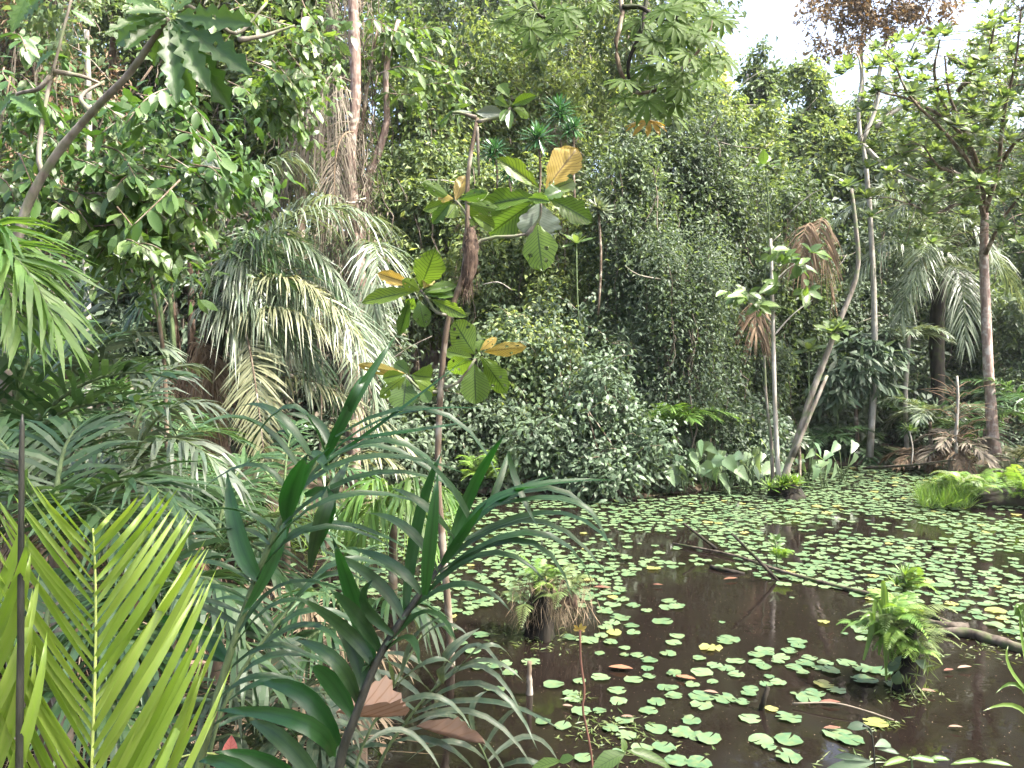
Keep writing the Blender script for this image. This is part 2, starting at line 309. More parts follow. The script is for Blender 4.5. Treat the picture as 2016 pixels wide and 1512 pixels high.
def frond(mb, P0, P1, P2, n=38, ll=.6, lw=.035, hang=.35, ang=(70, 25), t0=.12, mi=0, ri=1, rr=.016, jit=.12, up=(0, 0, 1), vee=.25, prof=.55, skip=0.0, base_len=.35):
    """pinnate frond on a quadratic curve P0-P1-P2; leaflets are folded, drooping strips"""
    P0, P1, P2 = [np.array(tuple(p)) for p in (P0, P1, P2)]
    bz = lambda t: (1-t)**2*P0+2*t*(1-t)*P1+t*t*P2
    tt = np.linspace(0, 1, 12)[:, None]; mb.tube(bz(tt), np.linspace(rr, rr*.25, 12), 5, ri, rnd=.4)
    t = np.repeat(np.linspace(t0, 1, n), 2)+NG.normal(0, .25/n, 2*n); t = np.clip(t, t0, 1); sgn = np.tile([1., -1.], n)
    if skip: k = NG.random(2*n) > skip; t, sgn = t[k], sgn[k]
    tc = t[:, None]; pos = bz(tc); T = unit(2*(1-tc)*(P1-P0)+2*tc*(P2-P1))
    S = np.cross(T, np.array(up, float)); bad = np.linalg.norm(S, axis=1) < .05; S[bad] = (1, 0, 0); S = unit(S); Nn = unit(np.cross(S, T))
    a = np.radians(ang[0]+(ang[1]-ang[0])*t)[:, None]+NG.normal(0, jit, (len(t), 1))
    D = unit(T*np.cos(a)+S*np.sin(a)*sgn[:, None]+Nn*(vee+NG.normal(0, jit, (len(t), 1))))
    u = (t-t0)/(1-t0); L = ll*(base_len+(1-base_len)*np.sin(np.pi*np.clip(u, 0, 1)**prof)**.7)*NG.uniform(.85, 1.12, len(t))
    L = np.where(u > .93, ll*.42, L)
    hg = hang*NG.uniform(.6, 1.4, len(t))
    Wd = unit(np.cross(D, Nn)+NG.normal(0, .25, (len(t), 3)))
    s = np.array([0, .3, .65, 1.]); w = np.array([.45, 1., .8, 0.])
    Cc = pos[:, None]+D[:, None]*(L[:, None, None]*s[None, :, None]); Cc[:, :, 2] -= (hg*L)[:, None]*s[None]**2
    hw = .5*lw*w[None, :, None]*Wd[:, None]*NG.uniform(.8, 1.2, (len(t), 1, 1))
    V = np.stack([Cc-hw, Cc+hw], 2).reshape(len(t), 8, 3)
    F = np.array([(0, 1, 3), (0, 3, 2), (2, 3, 5), (2, 5, 4), (4, 5, 7)])
    A = np.zeros((len(t), 8, 3)); A[:, :, 0] = np.tile([-1, 1], 4); A[:, :, 1] = np.repeat(s, 2); A[:, :, 2] = NG.uniform(0, 1, (len(t), 1))
    mb.add(V.reshape(-1, 3), (F[None]+(np.arange(len(t))*8)[:, None, None]).reshape(-1, 3), A.reshape(-1, 3), mi)
def add_frond(root, q, mats, name='frond', **kw):
    mb = MB(); frond(mb, *q, **kw); return mb.build(name, mats, root)
def arch(base, az, el, L, droop):
    """frond curve from a crown point: rises at el, then bends down"""
    h = np.array([math.sin(az), math.cos(az), 0]); b = np.array(tuple(base))
    p1 = b+h*L*.5*math.cos(el)+np.array([0, 0, L*.5*math.sin(el)])
    return b, p1, b+h*L*.95*math.cos(el*.55)*(1-.15*droop)+np.array([0, 0, L*(.75*math.sin(el)-droop)])
def palm(label, base, crown, nf, L, mat, dead=0, cat='palm', name='palm_tree', group=None, trunk_r=.09, el=(20, 75), droop=(.25, .7), trunk='bark_brown', face=None, ll=.5, lw=.032, n=34, **kw):
    root = thing(name, label, cat, base, group); b = Vector(base); c = Vector(crown)
    if trunk_r:
        mb = MB(); mid = (b+c)/2+Vector((U(-.08, .08), U(-.08, .08), 0)); mb.tube(spline([b-Vector((0, 0, .2)), mid, c], 8), [trunk_r*1.3]+[trunk_r]*6+[trunk_r*.8], 8, 0, wob=.07); mb.build('trunk', [M[trunk]], root)
    for i in range(nf):
        az = 2*math.pi*(i+U(-.35, .35))/nf if face is None else math.radians(U(*face))
        e = math.radians(U(*el)); l = L*U(.8, 1.15)
        add_frond(root, arch(c, az, e, l, U(*droop)), [M[mat], M['stem_green']], ll=ll, lw=lw, n=n, rr=.014, **kw)
    for i in range(dead):
        az = U(0, 6.28); add_frond(root, arch(c, az, math.radians(U(-20, 15)), L*U(.6, .9), U(.7, .95)), [M['dead'], M['dead']], name='dead_frond', ll=ll*.8, lw=lw*.7, n=n-8, hang=.8)
    return root

def lobes_column(u, v0, v1, hw, d, k=14, dome=.5, depth=1.0, tilt=0):
    L = []
    for i in range(k*2):
        s = (i*.5+U(0, 1))/k; v = v0+(v1-v0)*s; w = hw*min(1., (s/dome)**.6+.18) if dome else hw
        uu = u+RR.choice((U(-.75, .75), U(-1.15, 1.15)))*w*.8+tilt*s; r = px(hw*RR.choice((U(.30, .52), U(.16, .34)))*min(1, .55+s), d); dd = d+U(-.5, .5)*depth+ (1-s)*depth*.4
        L.append((P(uu, v+px(1, 1)*0, dd), r, r*.9, r*U(.7, 1.25)))
    return L
def vine_tree(label, u, v0, v1, hw, d, n, mat, size=.12, k=14, strand=1.3, mats2=None, lian=0, group='vine draped trees behind the pond', name='vine_draped_tree', cat='tree', trunk='bark_brown', dome=.5, tmpl='T2', tr=.13, wid=.5, clump=28, depth=1.2, sig=.24, hang=.7, tilt=0, lobes=None, frac2=.3):
    n = int(n*1.75); size *= .84; base = P(u, v1, d); base.z = tz(base.x, base.y); root = thing(name, label, cat, base, group)
    L = lobes or lobes_column(u, v0, v1, hw, d, k, dome, depth, tilt)
    mb = MB(); cloud(mb, L, n if not mats2 else int(n*(1-frac2)), size, 0, clump, strand, tmpl, wid, sig=sig, hang=hang)
    if mats2: cloud(mb, L, int(n*frac2), size*1.15, 1, clump, strand, tmpl, wid, sig=sig, hang=hang)
    mb.build('crown', [M[mat]]+([M[mats2]] if mats2 else []), root, kind='stuff')
    top = P(u+U(-.3, .3)*hw, v0+(v1-v0)*.15, d+.3)
    tb = MB(); tb.tube(spline([base-Vector((0, 0, .3)), base.lerp(top, .5)+Vector((U(-.3, .3), U(0, .3), 0)), top], 10), np.linspace(tr, tr*.4, 10), 8, 0, wob=.06)
    for i in range(4):
        a = base.lerp(top, U(.35, .8)); c, r, _, _ = RR.choice(L); tb.tube(spline([a, (a+Vector(c))/2+Vector((0, 0, .2)), Vector(c)], 6), np.linspace(tr*.4, tr*.12, 6), 5, 0)
    tb.build('trunk', [M[trunk]], root)
    wb_ = MB()
    for i in range(6):
        c, r, _, rz = RR.choice(L); c = Vector(c); a = c+Vector((U(-1, 1)*r, -r*U(.8, 1.1), -rz*U(.2, 1))); e_ = a+Vector((U(-1.2, 1.2), U(-.4, .1), U(-.2, .9)))*min(1.2, hw*d/FPX)
        wb_.tube(spline([a, (a+e_)/2+Vector((U(-.15, .15), -.08, U(-.15, .15))), e_], 7), np.linspace(.018, .006, 7), 4, 0, wob=.1)
    wb_.build('bare_twigs', [M['bark_pale'] if hw % 2 else M['bark_grey']], root, kind='stuff')
    lian = int(lian*(2 if lian < 120 else .9))
    if lian:
        sb = MB(); tops = []; ln = []
        for i in range(lian):
            c, r, _, rz = RR.choice(L); tops.append(Vector(c)+Vector((U(-1, 1)*r, -r*U(.7, 1.05), -rz*U(-.2, .5)))); ln.append(U(.5, 2.6))
        strands(sb, tops, ln, .009); sb.build('hanging_lianas', [M['dead_grey']], root, kind='stuff')
    return root
# ------------------------------------------------------------------ the forest behind
fb = MB(); L = []
for i in range(420):
    u = U(-700, 2700); d = U(24, 36)
    vt = -480 if u < 1270 else (300 if u < 1720 else 190)
    if u > 2100: vt = -100
    v = vt+(760-vt)*U(0.02, 1)**.9; r = px(U(90, 190), 30); v = max(v, vt+110)
    L.append((P(u, v, d), r, r*.7, r*U(.7, 1.1)))
cloud(fb, L, 150000, .30, 0, 40, 1.2, 'T2', .5, sig=.6); cloud(fb, L, 80000, .28, 1, 40, 1.2, sig=.6)
L2 = []
for i in range(160):
    u = U(-250, 1320); L2.append((P(u, U(-120, 640), U(18.5, 22)), U(.6, 1.3), .8, U(.8, 1.6)))
cloud(fb, L2, 60000, .17, 1, 34, 1.6, sig=.35); cloud(fb, L2, 30000, .16, 2, 34, 1.6, sig=.35); cloud(fb, L2, 12000, .2, 3, 20, 2.4, wid=.14, sig=.35, hang=1.3)
fb.build('distant_forest', [M['vine_dark'], M['vine_mid'], M['vine_light'], M['dead_grey']], label='dense dark forest mass closing off the view behind the trees', cat='forest', kind='stuff')

# far crowns against the sky
vine_tree('round dark crowned tree rising highest against the white sky', 1490, 98, 420, 75, 30, 6500, 'vine_mid', .30, k=12, group=None, name='round_crowned_tree', trunk='bark_pale', dome=.35, sig=.35, strand=.9)
vine_tree('bright green bushy tree standing just right of the highest crown', 1600, 120, 430, 62, 27, 6500, 'vine_mid', .24, k=12, mats2='vine_light', group=None, name='bushy_tree', dome=.4, sig=.3, strand=.9)
vine_tree('yellowish leaved tree in front of the round dark crown', 1455, 190, 470, 75, 24, 7500, 'vine_light', .2, k=13, mats2='vine_mid', group=None, name='bushy_tree', dome=.4, sig=.28)
vine_tree('pale green tree top half hidden by the palmate branch', 1400, 105, 260, 36, 34, 2200, 'vine_light', .3, k=7, group=None, name='round_crowned_tree', dome=.4, sig=.35)
vine_tree('low hazy green tree under the gap of sky', 1690, 205, 470, 70, 25, 6500, 'vine_light', .2, k=12, mats2='vine_mid', group=None, name='bushy_tree', dome=.35, sig=.28)
vine_tree('dim tree filling the space behind the pink barked tree crown', 1880, 200, 520, 130, 26, 9000, 'vine_mid', .24, k=15, group=None, name='bushy_tree', dome=.35, sig=.3)
vine_tree('airy pale tree behind the rosettes in the upper right corner', 1925, 55, 420, 115, 28, 4200, 'vine_light', .22, k=12, mats2='vine_mid', group=None, name='bushy_tree', dome=.5, sig=.34, tilt=-60)
# the rusty crown against the sky
L = [(P(1640+U(-1, 1)*40+i*20, 95-i*6+U(-18, 18), 32), px(U(26, 44), 32), px(35, 32), px(U(18, 30), 32)) for i in range(6)]
L += [(P(U(1620, 1870), U(-60, 60), 32), px(U(26, 60), 32), px(50, 32), px(U(20, 40), 32)) for i in range(16)]
r = vine_tree('tall tree with rust orange leaves high against the white sky', 1700, 20, 420, 100, 32, 4600, 'rust', .24, lobes=L, group=None, name='rust_leaved_tree', trunk='bark_pale', sig=.3, strand=.8, clump=20, tr=.16)

# bamboo-like pale feathery mass and the upper wall
vine_tree('pale olive feathery tree above the strap leaved rosettes', 1150, -60, 330, 130, 25, 13000, 'vine_olive', .24, k=18, mats2='vine_light', strand=1.1, wid=.22, group=None, name='feathery_tree', dome=.3)
vine_tree('airy olive tree behind the hanging palmate branch', 1235, -40, 300, 75, 26, 8000, 'vine_olive', .24, k=14, mats2='vine_mid', wid=.25, group=None, name='feathery_tree', dome=.3)
vine_tree('brown grey tangled tree at the top behind the bright mound', 960, -200, 160, 120, 29, 9000, 'vine_mid', .22, k=14, mats2='dead_grey', strand=1.6, lian=50, group=None, name='tangled_tree', dome=.2)
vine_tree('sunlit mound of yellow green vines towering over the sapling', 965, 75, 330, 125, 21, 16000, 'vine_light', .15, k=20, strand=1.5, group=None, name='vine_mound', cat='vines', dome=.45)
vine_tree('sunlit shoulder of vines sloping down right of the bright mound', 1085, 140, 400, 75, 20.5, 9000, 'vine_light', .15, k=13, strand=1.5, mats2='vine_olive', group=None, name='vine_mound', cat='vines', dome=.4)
vine_tree('leafy tree with hanging vines left of the bright mound', 820, 150, 520, 85, 19, 11000, 'vine_mid', .17, k=16, mats2='vine_light', strand=1.2, lian=30, dome=.3)
vine_tree('mid green vine wall behind the sapling trunk', 860, 300, 640, 110, 17.5, 12000, 'vine_mid', .17, k=16, mats2='vine_light', lian=25, dome=.2)
vine_tree('sunlit vine wall right of the sapling top', 1010, 330, 690, 115, 17, 13000, 'vine_mid', .14, k=18, mats2='vine_light', lian=25, dome=.2)
vine_tree('pale vine wall under the white rosette', 1130, 400, 720, 85, 16.5, 10000, 'vine_light', .13, k=15, mats2='vine_mid', lian=20, dome=.25)
# the big vine-draped wall right of centre
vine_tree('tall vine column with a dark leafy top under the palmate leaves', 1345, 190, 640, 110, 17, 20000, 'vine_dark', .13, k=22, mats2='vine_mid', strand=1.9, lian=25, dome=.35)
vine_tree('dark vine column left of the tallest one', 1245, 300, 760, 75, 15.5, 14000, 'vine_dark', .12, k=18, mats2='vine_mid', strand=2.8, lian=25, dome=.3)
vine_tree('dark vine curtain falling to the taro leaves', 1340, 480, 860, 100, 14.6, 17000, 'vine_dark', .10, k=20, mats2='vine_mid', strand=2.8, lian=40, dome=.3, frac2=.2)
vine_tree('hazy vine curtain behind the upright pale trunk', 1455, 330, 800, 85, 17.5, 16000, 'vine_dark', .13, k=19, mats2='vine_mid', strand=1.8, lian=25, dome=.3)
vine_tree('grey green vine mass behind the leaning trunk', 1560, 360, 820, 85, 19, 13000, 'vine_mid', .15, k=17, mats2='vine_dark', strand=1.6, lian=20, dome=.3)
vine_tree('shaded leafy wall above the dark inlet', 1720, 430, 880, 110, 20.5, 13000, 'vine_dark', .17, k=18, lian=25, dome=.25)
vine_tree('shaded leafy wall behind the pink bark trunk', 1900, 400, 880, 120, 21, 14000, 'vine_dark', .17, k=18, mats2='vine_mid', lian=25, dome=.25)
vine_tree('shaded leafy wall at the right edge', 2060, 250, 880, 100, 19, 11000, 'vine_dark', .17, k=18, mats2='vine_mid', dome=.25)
# left upper forest
vine_tree('tangle of pale dead vines wrapped round the tall trunks', 695, -120, 560, 55, 12.9, 3000, 'dead_grey', .15, k=20, mats2='vine_mid', strand=2.6, wid=.14, lian=170, group=None, name='liana_tangle', cat='vines', dome=0, hang=1.2, frac2=.35)
vine_tree('tall leafy tree at the top beside the liana tangle', 560, -150, 330, 95, 17, 10000, 'vine_mid', .2, k=16, mats2='vine_light', lian=40, group=None, name='leafy_tree', dome=.2)
vine_tree('sunlit olive tree behind the big lobed leaves', 400, -150, 380, 120, 18, 11000, 'vine_olive', .2, k=16, mats2='vine_light', lian=40, group=None, name='leafy_tree', dome=.2)
vine_tree('brown leaved tangle in the far top left corner', 100, -150, 420, 130, 15, 9000, 'dead', .2, k=16, mats2='vine_mid', strand=2.2, wid=.25, lian=90, group=None, name='tangled_tree', dome=.1, hang=1.2, frac2=.5)
vine_tree('dim leafy tree between the brown tangle and the olive tree', 250, -100, 520, 100, 16.5, 9000, 'vine_mid', .18, k=16, lian=40, group=None, name='leafy_tree', dome=.2)
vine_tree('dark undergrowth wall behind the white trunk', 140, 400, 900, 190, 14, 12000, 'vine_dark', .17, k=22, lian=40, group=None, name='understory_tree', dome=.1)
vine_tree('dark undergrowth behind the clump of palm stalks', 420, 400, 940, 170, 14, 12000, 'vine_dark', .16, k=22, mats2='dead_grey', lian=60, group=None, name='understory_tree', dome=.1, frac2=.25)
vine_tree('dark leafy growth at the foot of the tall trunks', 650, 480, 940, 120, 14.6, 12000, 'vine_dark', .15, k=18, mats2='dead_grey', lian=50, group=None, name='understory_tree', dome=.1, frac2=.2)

# glossy bushes on the far bank
def bush(label, u, v0, v1, hw, d, n, mat='glossy', size=.12, big=60, k=13, mats2=None, wid=.46):
    base = P(u, v1, d); base.z = max(.0, tz(base.x, base.y)); root = thing('glossy_bush', label, 'bush', base, 'glossy leaved bushes on the far bank')
    L = lobes_column(u, v0, v1, hw*1.12, d, k, .14, 1.3)
    n = int(n*2.3); mb = MB(); cloud(mb, L, n, size, 0, 9, .9, 'T4', wid, sig=.2, hang=.35); cloud(mb, L, n//3, size*.8, len([1]) if mats2 else 0, 12, 1.2, 'T4', wid, sig=.3)
    if mats2: cloud(mb, L, n//3, size, 1, 9, .9, 'T4', wid, sig=.16, hang=.35)
    mb.build('foliage', [M[mat]]+([M[mats2]] if mats2 else []), root, kind='stuff')
    sb = MB()
    for i in range(9):
        c, r, _, _ = RR.choice(L); sb.tube(spline([base+Vector((U(-.3, .3), U(-.2, .2), -.1)), base.lerp(Vector(c), .5)+Vector((U(-.2, .2), -.1, 0)), Vector(c)], 6), np.linspace(.022, .008, 6), 5)
    for i in range(26):
        c, r, _, rz = RR.choice(L); c = Vector(c); a = c+Vector((U(-1, 1)*r, -r*.6, U(-.3, 1)*rz)); e_ = a+Vector((U(-.5, .5), -U(.1, .35), U(-.1, .55))); sb.tube(spline([a, (a+e_)/2+Vector((0, 0, .08)), e_], 6), np.linspace(.008, .003, 6), 4)
        q = np.array([tuple(a.lerp(e_, t)+Vector((0, 0, .08*4*t*(1-t)))) for t in np.linspace(.25, 1, 9)]); m_ = len(q)
        scatter(sb, q, NG.normal(0, .7, (m_, 3))+np.array([0, -.2, -.5]), NG.normal(0, .4, (m_, 3))+np.array([0, -.3, .8]), NG.uniform(.08, .17, m_), .06, NG.random(m_), 1, 'T4')
    sb.build('stems', [M['bark_brown'], M[mat]], root, kind='stuff')
bush('big glossy bush bulging over the water right of the sapling', 1140, 680, 935, 95, 13.4, 2600, k=16)
bush('glossy bush with paler leaves under the bright vine wall', 1050, 600, 820, 90, 14.6, 1800, mats2='vine_light')
bush('dark bush behind the lower trunk of the sapling', 930, 740, 955, 95, 13.9, 2200, 'vine_dark', .14)
bush('spreading low bush reaching towards the taro leaves', 1220, 780, 960, 85, 13.0, 1700)
bush('small dark bush left of the sapling over the far water', 800, 760, 955, 80, 13.5, 1700, 'vine_dark', .14)
bush('dense leafy bush behind the upright pale trunk', 1450, 780, 930, 95, 14.6, 2000)
bush('dark bush between the palm fan and the vine curtain', 1330, 720, 860, 60, 14.9, 1300, 'vine_dark', .18)
bush('dark bush in the shaded inlet beside the leaning trunk', 1650, 760, 930, 75, 18.2, 1500, 'vine_dark', .2)
bush('deep green bush left of the small dead palm', 1790, 700, 930, 70, 19, 1400, 'vine_dark', .2)
bush('loose bush with hanging shoots between the sapling and the big glossy bush', 985, 640, 900, 80, 14.3, 1500, 'vine_mid', .13)
bush('ragged bush rising behind the fresh palm fan', 1230, 640, 860, 75, 14.8, 1400, 'vine_dark', .14)
# bush with long drooping leaves
root = thing('drooping_bush', 'rounded bush with long drooping dark leaves behind the leaning trunk', 'bush', P(1685, 800, 17.2))
mb = MB(); cloud(mb, [(P(1690, 725, 17.2), px(62, 17), px(50, 17), px(55, 17)), (P(1650, 760, 17.1), px(40, 17), px(40, 17), px(40, 17)), (P(1720, 690, 17.4), px(45, 17), px(40, 17), px(38, 17))], 1500, .34, 0, 14, .8, 'T4', .22, sig=.12, hang=1.1)
mb.build('foliage', [M['glossy']], root, kind='stuff')
mb = MB(); mb.tube(spline([P(1690, 900, 17.3), P(1685, 800, 17.3), P(1690, 720, 17.3)], 6), .04, 6); mb.build('stem', [M['bark_brown']], root)

# unseen tree added out of frame, its crown shaped to shade the near palms
root = thing('added_shade_tree', 'unseen tree added out of view, its crown placed to shade the near palms', 'tree', (4.6, -1.6, .4))
mb = MB(); mb.tube(spline([(4.6, -1.6, .1), (4.5, -1.4, 3), (3.8, -.6, 5.5), (2.6, .8, 7.2)], 14), np.linspace(.22, .07, 14), 9, 0, wob=.05); mb.build('trunk', [M['bark_grey']], root)
mb = MB(); cloud(mb, [((U(-.2, 4.0), U(.9, 4.4), U(6.4, 8.2)), U(.5, .95), U(.5, .95), U(.3, .5)) for _ in range(17)], 5200, .17, 0, 22, .7, 'T4', back=-2, sig=.25); mb.build('crown', [M['vine_mid']], root, kind='stuff')
# ------------------------------------------------------------------ single leaves
def leaf_mesh(name, mat, nx=4, ny=9, prof=lambda y: math.sin(math.pi*min(1, max(0, y))**.8)**.75, fold=.12, droop=.25, corr=.03, holes=0, nc=8, wav=.04, seed=0):
    r = random.Random(seed); V = []; A = []; F = []
    for j in range(ny+1):
        y = j/ny; w = max(.015, prof(y))*.5*(1+r.uniform(-wav, wav)*2)
        for i in range(nx+1):
            x = -1+2*i/nx
            z = -droop*y*y+fold*abs(x)*w*2+corr*math.sin(2*math.pi*(y*nc-abs(x)*1.5))*abs(x)+r.uniform(-1, 1)*wav*.4*abs(x)
            V.append((x*w, y, z)); A.append((x, y, 0))
    cells = [(i, j) for j in range(ny) for i in range(nx)]
    dele = set(r.sample([c for c in cells if 0 < c[1] < ny-1], holes)) if holes else set()
    for i, j in cells:
        if (i, j) in dele: continue
        a = j*(nx+1)+i; b_ = a+1; c = a+nx+2; d = a+nx+1
        F += [(a, b_, c), (a, c, d)]
    return mesh(name, np.array(V), np.array(F), np.array(A), mat, None, np.ones(len(F), bool))
obov = lambda y: (math.sin(math.pi*y**1.35)**.7 if 0 < y < 1 else 0)
ell = lambda y: (math.sin(math.pi*y)**.8 if 0 < y < 1 else 0)
lobed = lambda y: (math.sin(math.pi*y**1.2)**.6 if 0 < y < 1 else 0)*(.78+.22*math.cos(2*math.pi*y*6))
heart = lambda y: (1.05*(1-y)**.75*min(1, .55+y*3) if y < 1 else 0)
LM = {}
for k, mt in (('green', 'hero_green'), ('dark', 'hero_dark'), ('yellow', 'hero_yellow'), ('grey', 'hero_grey')):
    LM[k] = [leaf_mesh('sapling_leaf', M[mt], 8, 13, obov, fold=f, droop=dr, corr=.012, holes=h, wav=.05, seed=s) for s, (f, dr, h) in enumerate([(.10, .12, 1), (.16, .25, 2), (-.05, .3, 3), (.12, .05, 0)])]
LM['lobed'] = [leaf_mesh('lobed_leaf', M['broad'], 6, 24, lobed, fold=.1, droop=dr, corr=.008, wav=.04, seed=20+s, holes=2) for s, dr in enumerate((.1, .25, .35))]
LM['fresh'] = [leaf_mesh('leaf', M['fresh'], 2, 6, ell, fold=.14, droop=dr, corr=0, seed=30+s) for s, dr in enumerate((.1, .25, .4))]
LM['broad'] = [leaf_mesh('leaf', M['broad'], 2, 6, ell, fold=.14, droop=dr, corr=0, seed=40+s) for s, dr in enumerate((.1, .25, .4))]
LM['bushy'] = [leaf_mesh('leaf', M['glossy'], 2, 6, obov, fold=.14, droop=dr, corr=0, seed=45+s) for s, dr in enumerate((.1, .25, .4))]
LM['taro'] = [leaf_mesh('leaf_blade', M['taro'], 4, 8, heart, fold=.10, droop=dr, corr=.01, seed=50+s) for s, dr in enumerate((.15, .3, .4))]
LM['brown'] = [leaf_mesh('dry_leaf', M['brown_leaf'], 8, 16, lambda y: ell(y)*(.9+.1*math.sin(y*15)), fold=.55, droop=-.25, corr=.05, wav=.07, seed=60)]
LM['red'] = [leaf_mesh('fallen_leaf', M['red_leaf'], 2, 6, ell, fold=.1, droop=.05, corr=0, wav=.05, seed=61), leaf_mesh('fallen_leaf', M['brown_leaf'], 2, 6, ell, fold=.2, droop=-.1, corr=0, wav=.05, seed=62)]
LM['pink'] = [leaf_mesh('pink_leaf', M['pink_leaf'], 4, 8, ell, fold=.25, droop=.05, corr=0, seed=63)]
TOCAM = Vector((0, -1, .25))
def px_leaf(root, key, b, t, w, d, dd=0., nrm=None, name='leaf', var=None, label=None):
    """leaf from pixel b to pixel t, w pixels wide, at distance d (tip at d+dd)"""
    p0 = P(b[0], b[1], d); p1 = P(t[0], t[1], d+dd); Y = p1-p0; L = Y.length
    me = RR.choice(LM[key]) if var is None else LM[key][var]
    n = Vector(nrm) if nrm else TOCAM+Vector((U(-.4, .4), 0, U(-.2, .5)))
    wd = px(w, d)/.98*1.0
    return piece(name, me, root, frame_mat(p0, Y, n, wd, L, (wd+L)*.5), label=label)
def twig_leaves(root, mb, p0, p1, n, ln, key, wid=.42, hang=.35, mi=0, rad=.008, name='leaf', bud=3):
    p0, p1 = Vector(p0), Vector(p1); mid = (p0+p1)/2+Vector((U(-.1, .1), U(-.1, .1), U(.02, .15)))*(p1-p0).length
    q = spline([p0, mid, p1], 8); mb.tube(q, np.linspace(rad, rad*.4, 8), 5, mi)
    dr = (p1-p0).normalized()
    for i in range(n):
        t = .2+.8*(i+.5)/n; k = min(6, int(t*7)); p = Vector(q[k])+(Vector(q[k+1])-Vector(q[k]))*(t*7-k)
        sd_ = dr.cross(Vector((0, 0, 1))).normalized()*(1 if i % 2 else -1)
        if i >= n-bud: sd_ = sd_*U(-.5, .5)
        Y = dr*U(.3, .9)+sd_*U(.5, 1)+Vector((U(-.3, .3), U(-.3, .3), -hang*U(.3, 1.8)))
        nn = Vector((U(-.5, .5), U(-.7, .3), 1))
        l = ln*U(.65, 1.2); piece(name, RR.choice(LM[key]), root, frame_mat(p, Y, nn, l*wid*U(.85, 1.15), l))
def rosette_mesh(name, mat, n, ln, wd, el=(10, 75), seed=0, droop=.3, prof=obov, ny=4):
    r = random.Random(seed); mb = MB()
    for i in range(n):
        az = i*2.39996+r.uniform(-.2, .2); e = math.radians(el[0]+(el[1]-el[0])*(i/n)+r.uniform(-8, 8)); L = ln*(1-.35*i/n)*r.uniform(.85, 1.15)
        Yd = Vector((math.cos(az)*math.cos(e), math.sin(az)*math.cos(e), math.sin(e))); Nn = Vector((-math.cos(az)*math.sin(e), -math.sin(az)*math.sin(e), math.cos(e)))
        Mx = np.array(frame_mat((0, 0, 0), Yd, Nn, wd*r.uniform(.85, 1.15), L))
        V = []; A = []
        for j in range(ny+1):
            y = j/ny; w = max(.02, prof(y))*.5
            for x in (-1, 0, 1): V.append((x*w, y, -droop*y*y+(.10*abs(x)), 1)); A.append((x, y, r.random()*.001+i/n*.7))
        F = []
        for j in range(ny):
            a = 3*j; F += [(a, a+1, a+4), (a, a+4, a+3), (a+1, a+2, a+5), (a+1, a+5, a+4)]
        mb.add((np.array(V) @ Mx.T)[:, :3], F, A, 0, True)
    return mesh(name, np.concatenate(mb.V), np.concatenate(mb.F), np.concatenate(mb.A), mat, None, np.ones(sum(len(f) for f in mb.F), bool))
def palmate_mesh(name, mat, n, seed, droop):
    r = random.Random(seed); mb = MB()
    for i in range(n):
        az = -2.65+5.3*i/(n-1)+r.uniform(-.04, .04); L = 1.0*(.72+.28*math.cos(az*.5))*r.uniform(.92, 1.05)
        V = []; A = []; prof = (.06, .13, .21, .27, .25, .05)
        for j, w in enumerate(prof):
            s = j/5*L
            for x in (-1, 0, 1):
                V.append((math.sin(az)*s+math.cos(az)*x*w*.44, math.cos(az)*s-math.sin(az)*x*w*.44, -droop*s*s+.035*abs(x)+r.uniform(-.012, .012))); A.append((x, s, .2*r.random()))
        F = []
        for j in range(5):
            a = 3*j; F += [(a, a+1, a+4), (a, a+4, a+3), (a+1, a+2, a+5), (a+1, a+5, a+4)]
        mb.add(V, F, A, 0, True)
    return mesh(name, np.concatenate(mb.V), np.concatenate(mb.F), np.concatenate(mb.A), mat, None, np.ones(sum(len(f) for f in mb.F), bool))
def blade(root, q, w, d, mat, name='leaflet', nrm=None, rnd=None, dd=(0, 0, 0), prof=(.35, .75, .97, 1., .93, .75, .45, .0), twist=.0):
    """one palm leaflet: base, bend and tip as pixels, w pixels wide at distance d"""
    p = [P(q[i][0], q[i][1], d+dd[i]) for i in range(3)]; p = [np.array(tuple(v)) for v in p]
    c = 2*p[1]-.5*(p[0]+p[2]); t = np.linspace(0, 1, 8)[:, None]
    C = (1-t)**2*p[0]+2*t*(1-t)*c+t*t*p[2]; T = unit(np.gradient(C, axis=0))
    nn = np.array(tuple(nrm)) if nrm is not None else np.array([U(-.5, .5), -.8, U(.1, .9)])
    S = unit(np.cross(T, nn)); Nn = np.cross(S, T); hw = .5*px(w, d)*np.array(prof)[:, None]
    V = np.stack([C-S*hw+Nn*hw*.25, C-Nn*hw*.2, C+S*hw+Nn*hw*.25], 1).reshape(-1, 3)
    F = []
    for j in range(7):
        a = 3*j; F += [(a, a+1, a+4), (a, a+4, a+3), (a+1, a+2, a+5), (a+1, a+5, a+4)]
    A = np.zeros((24, 3)); A[:, 0] = np.tile([-1, 0, 1], 8); A[:, 1] = np.repeat(t[:, 0], 3)
    mb = MB(); mb.add(V, F, A, 0, True); return mb.build(name, [mat], root)

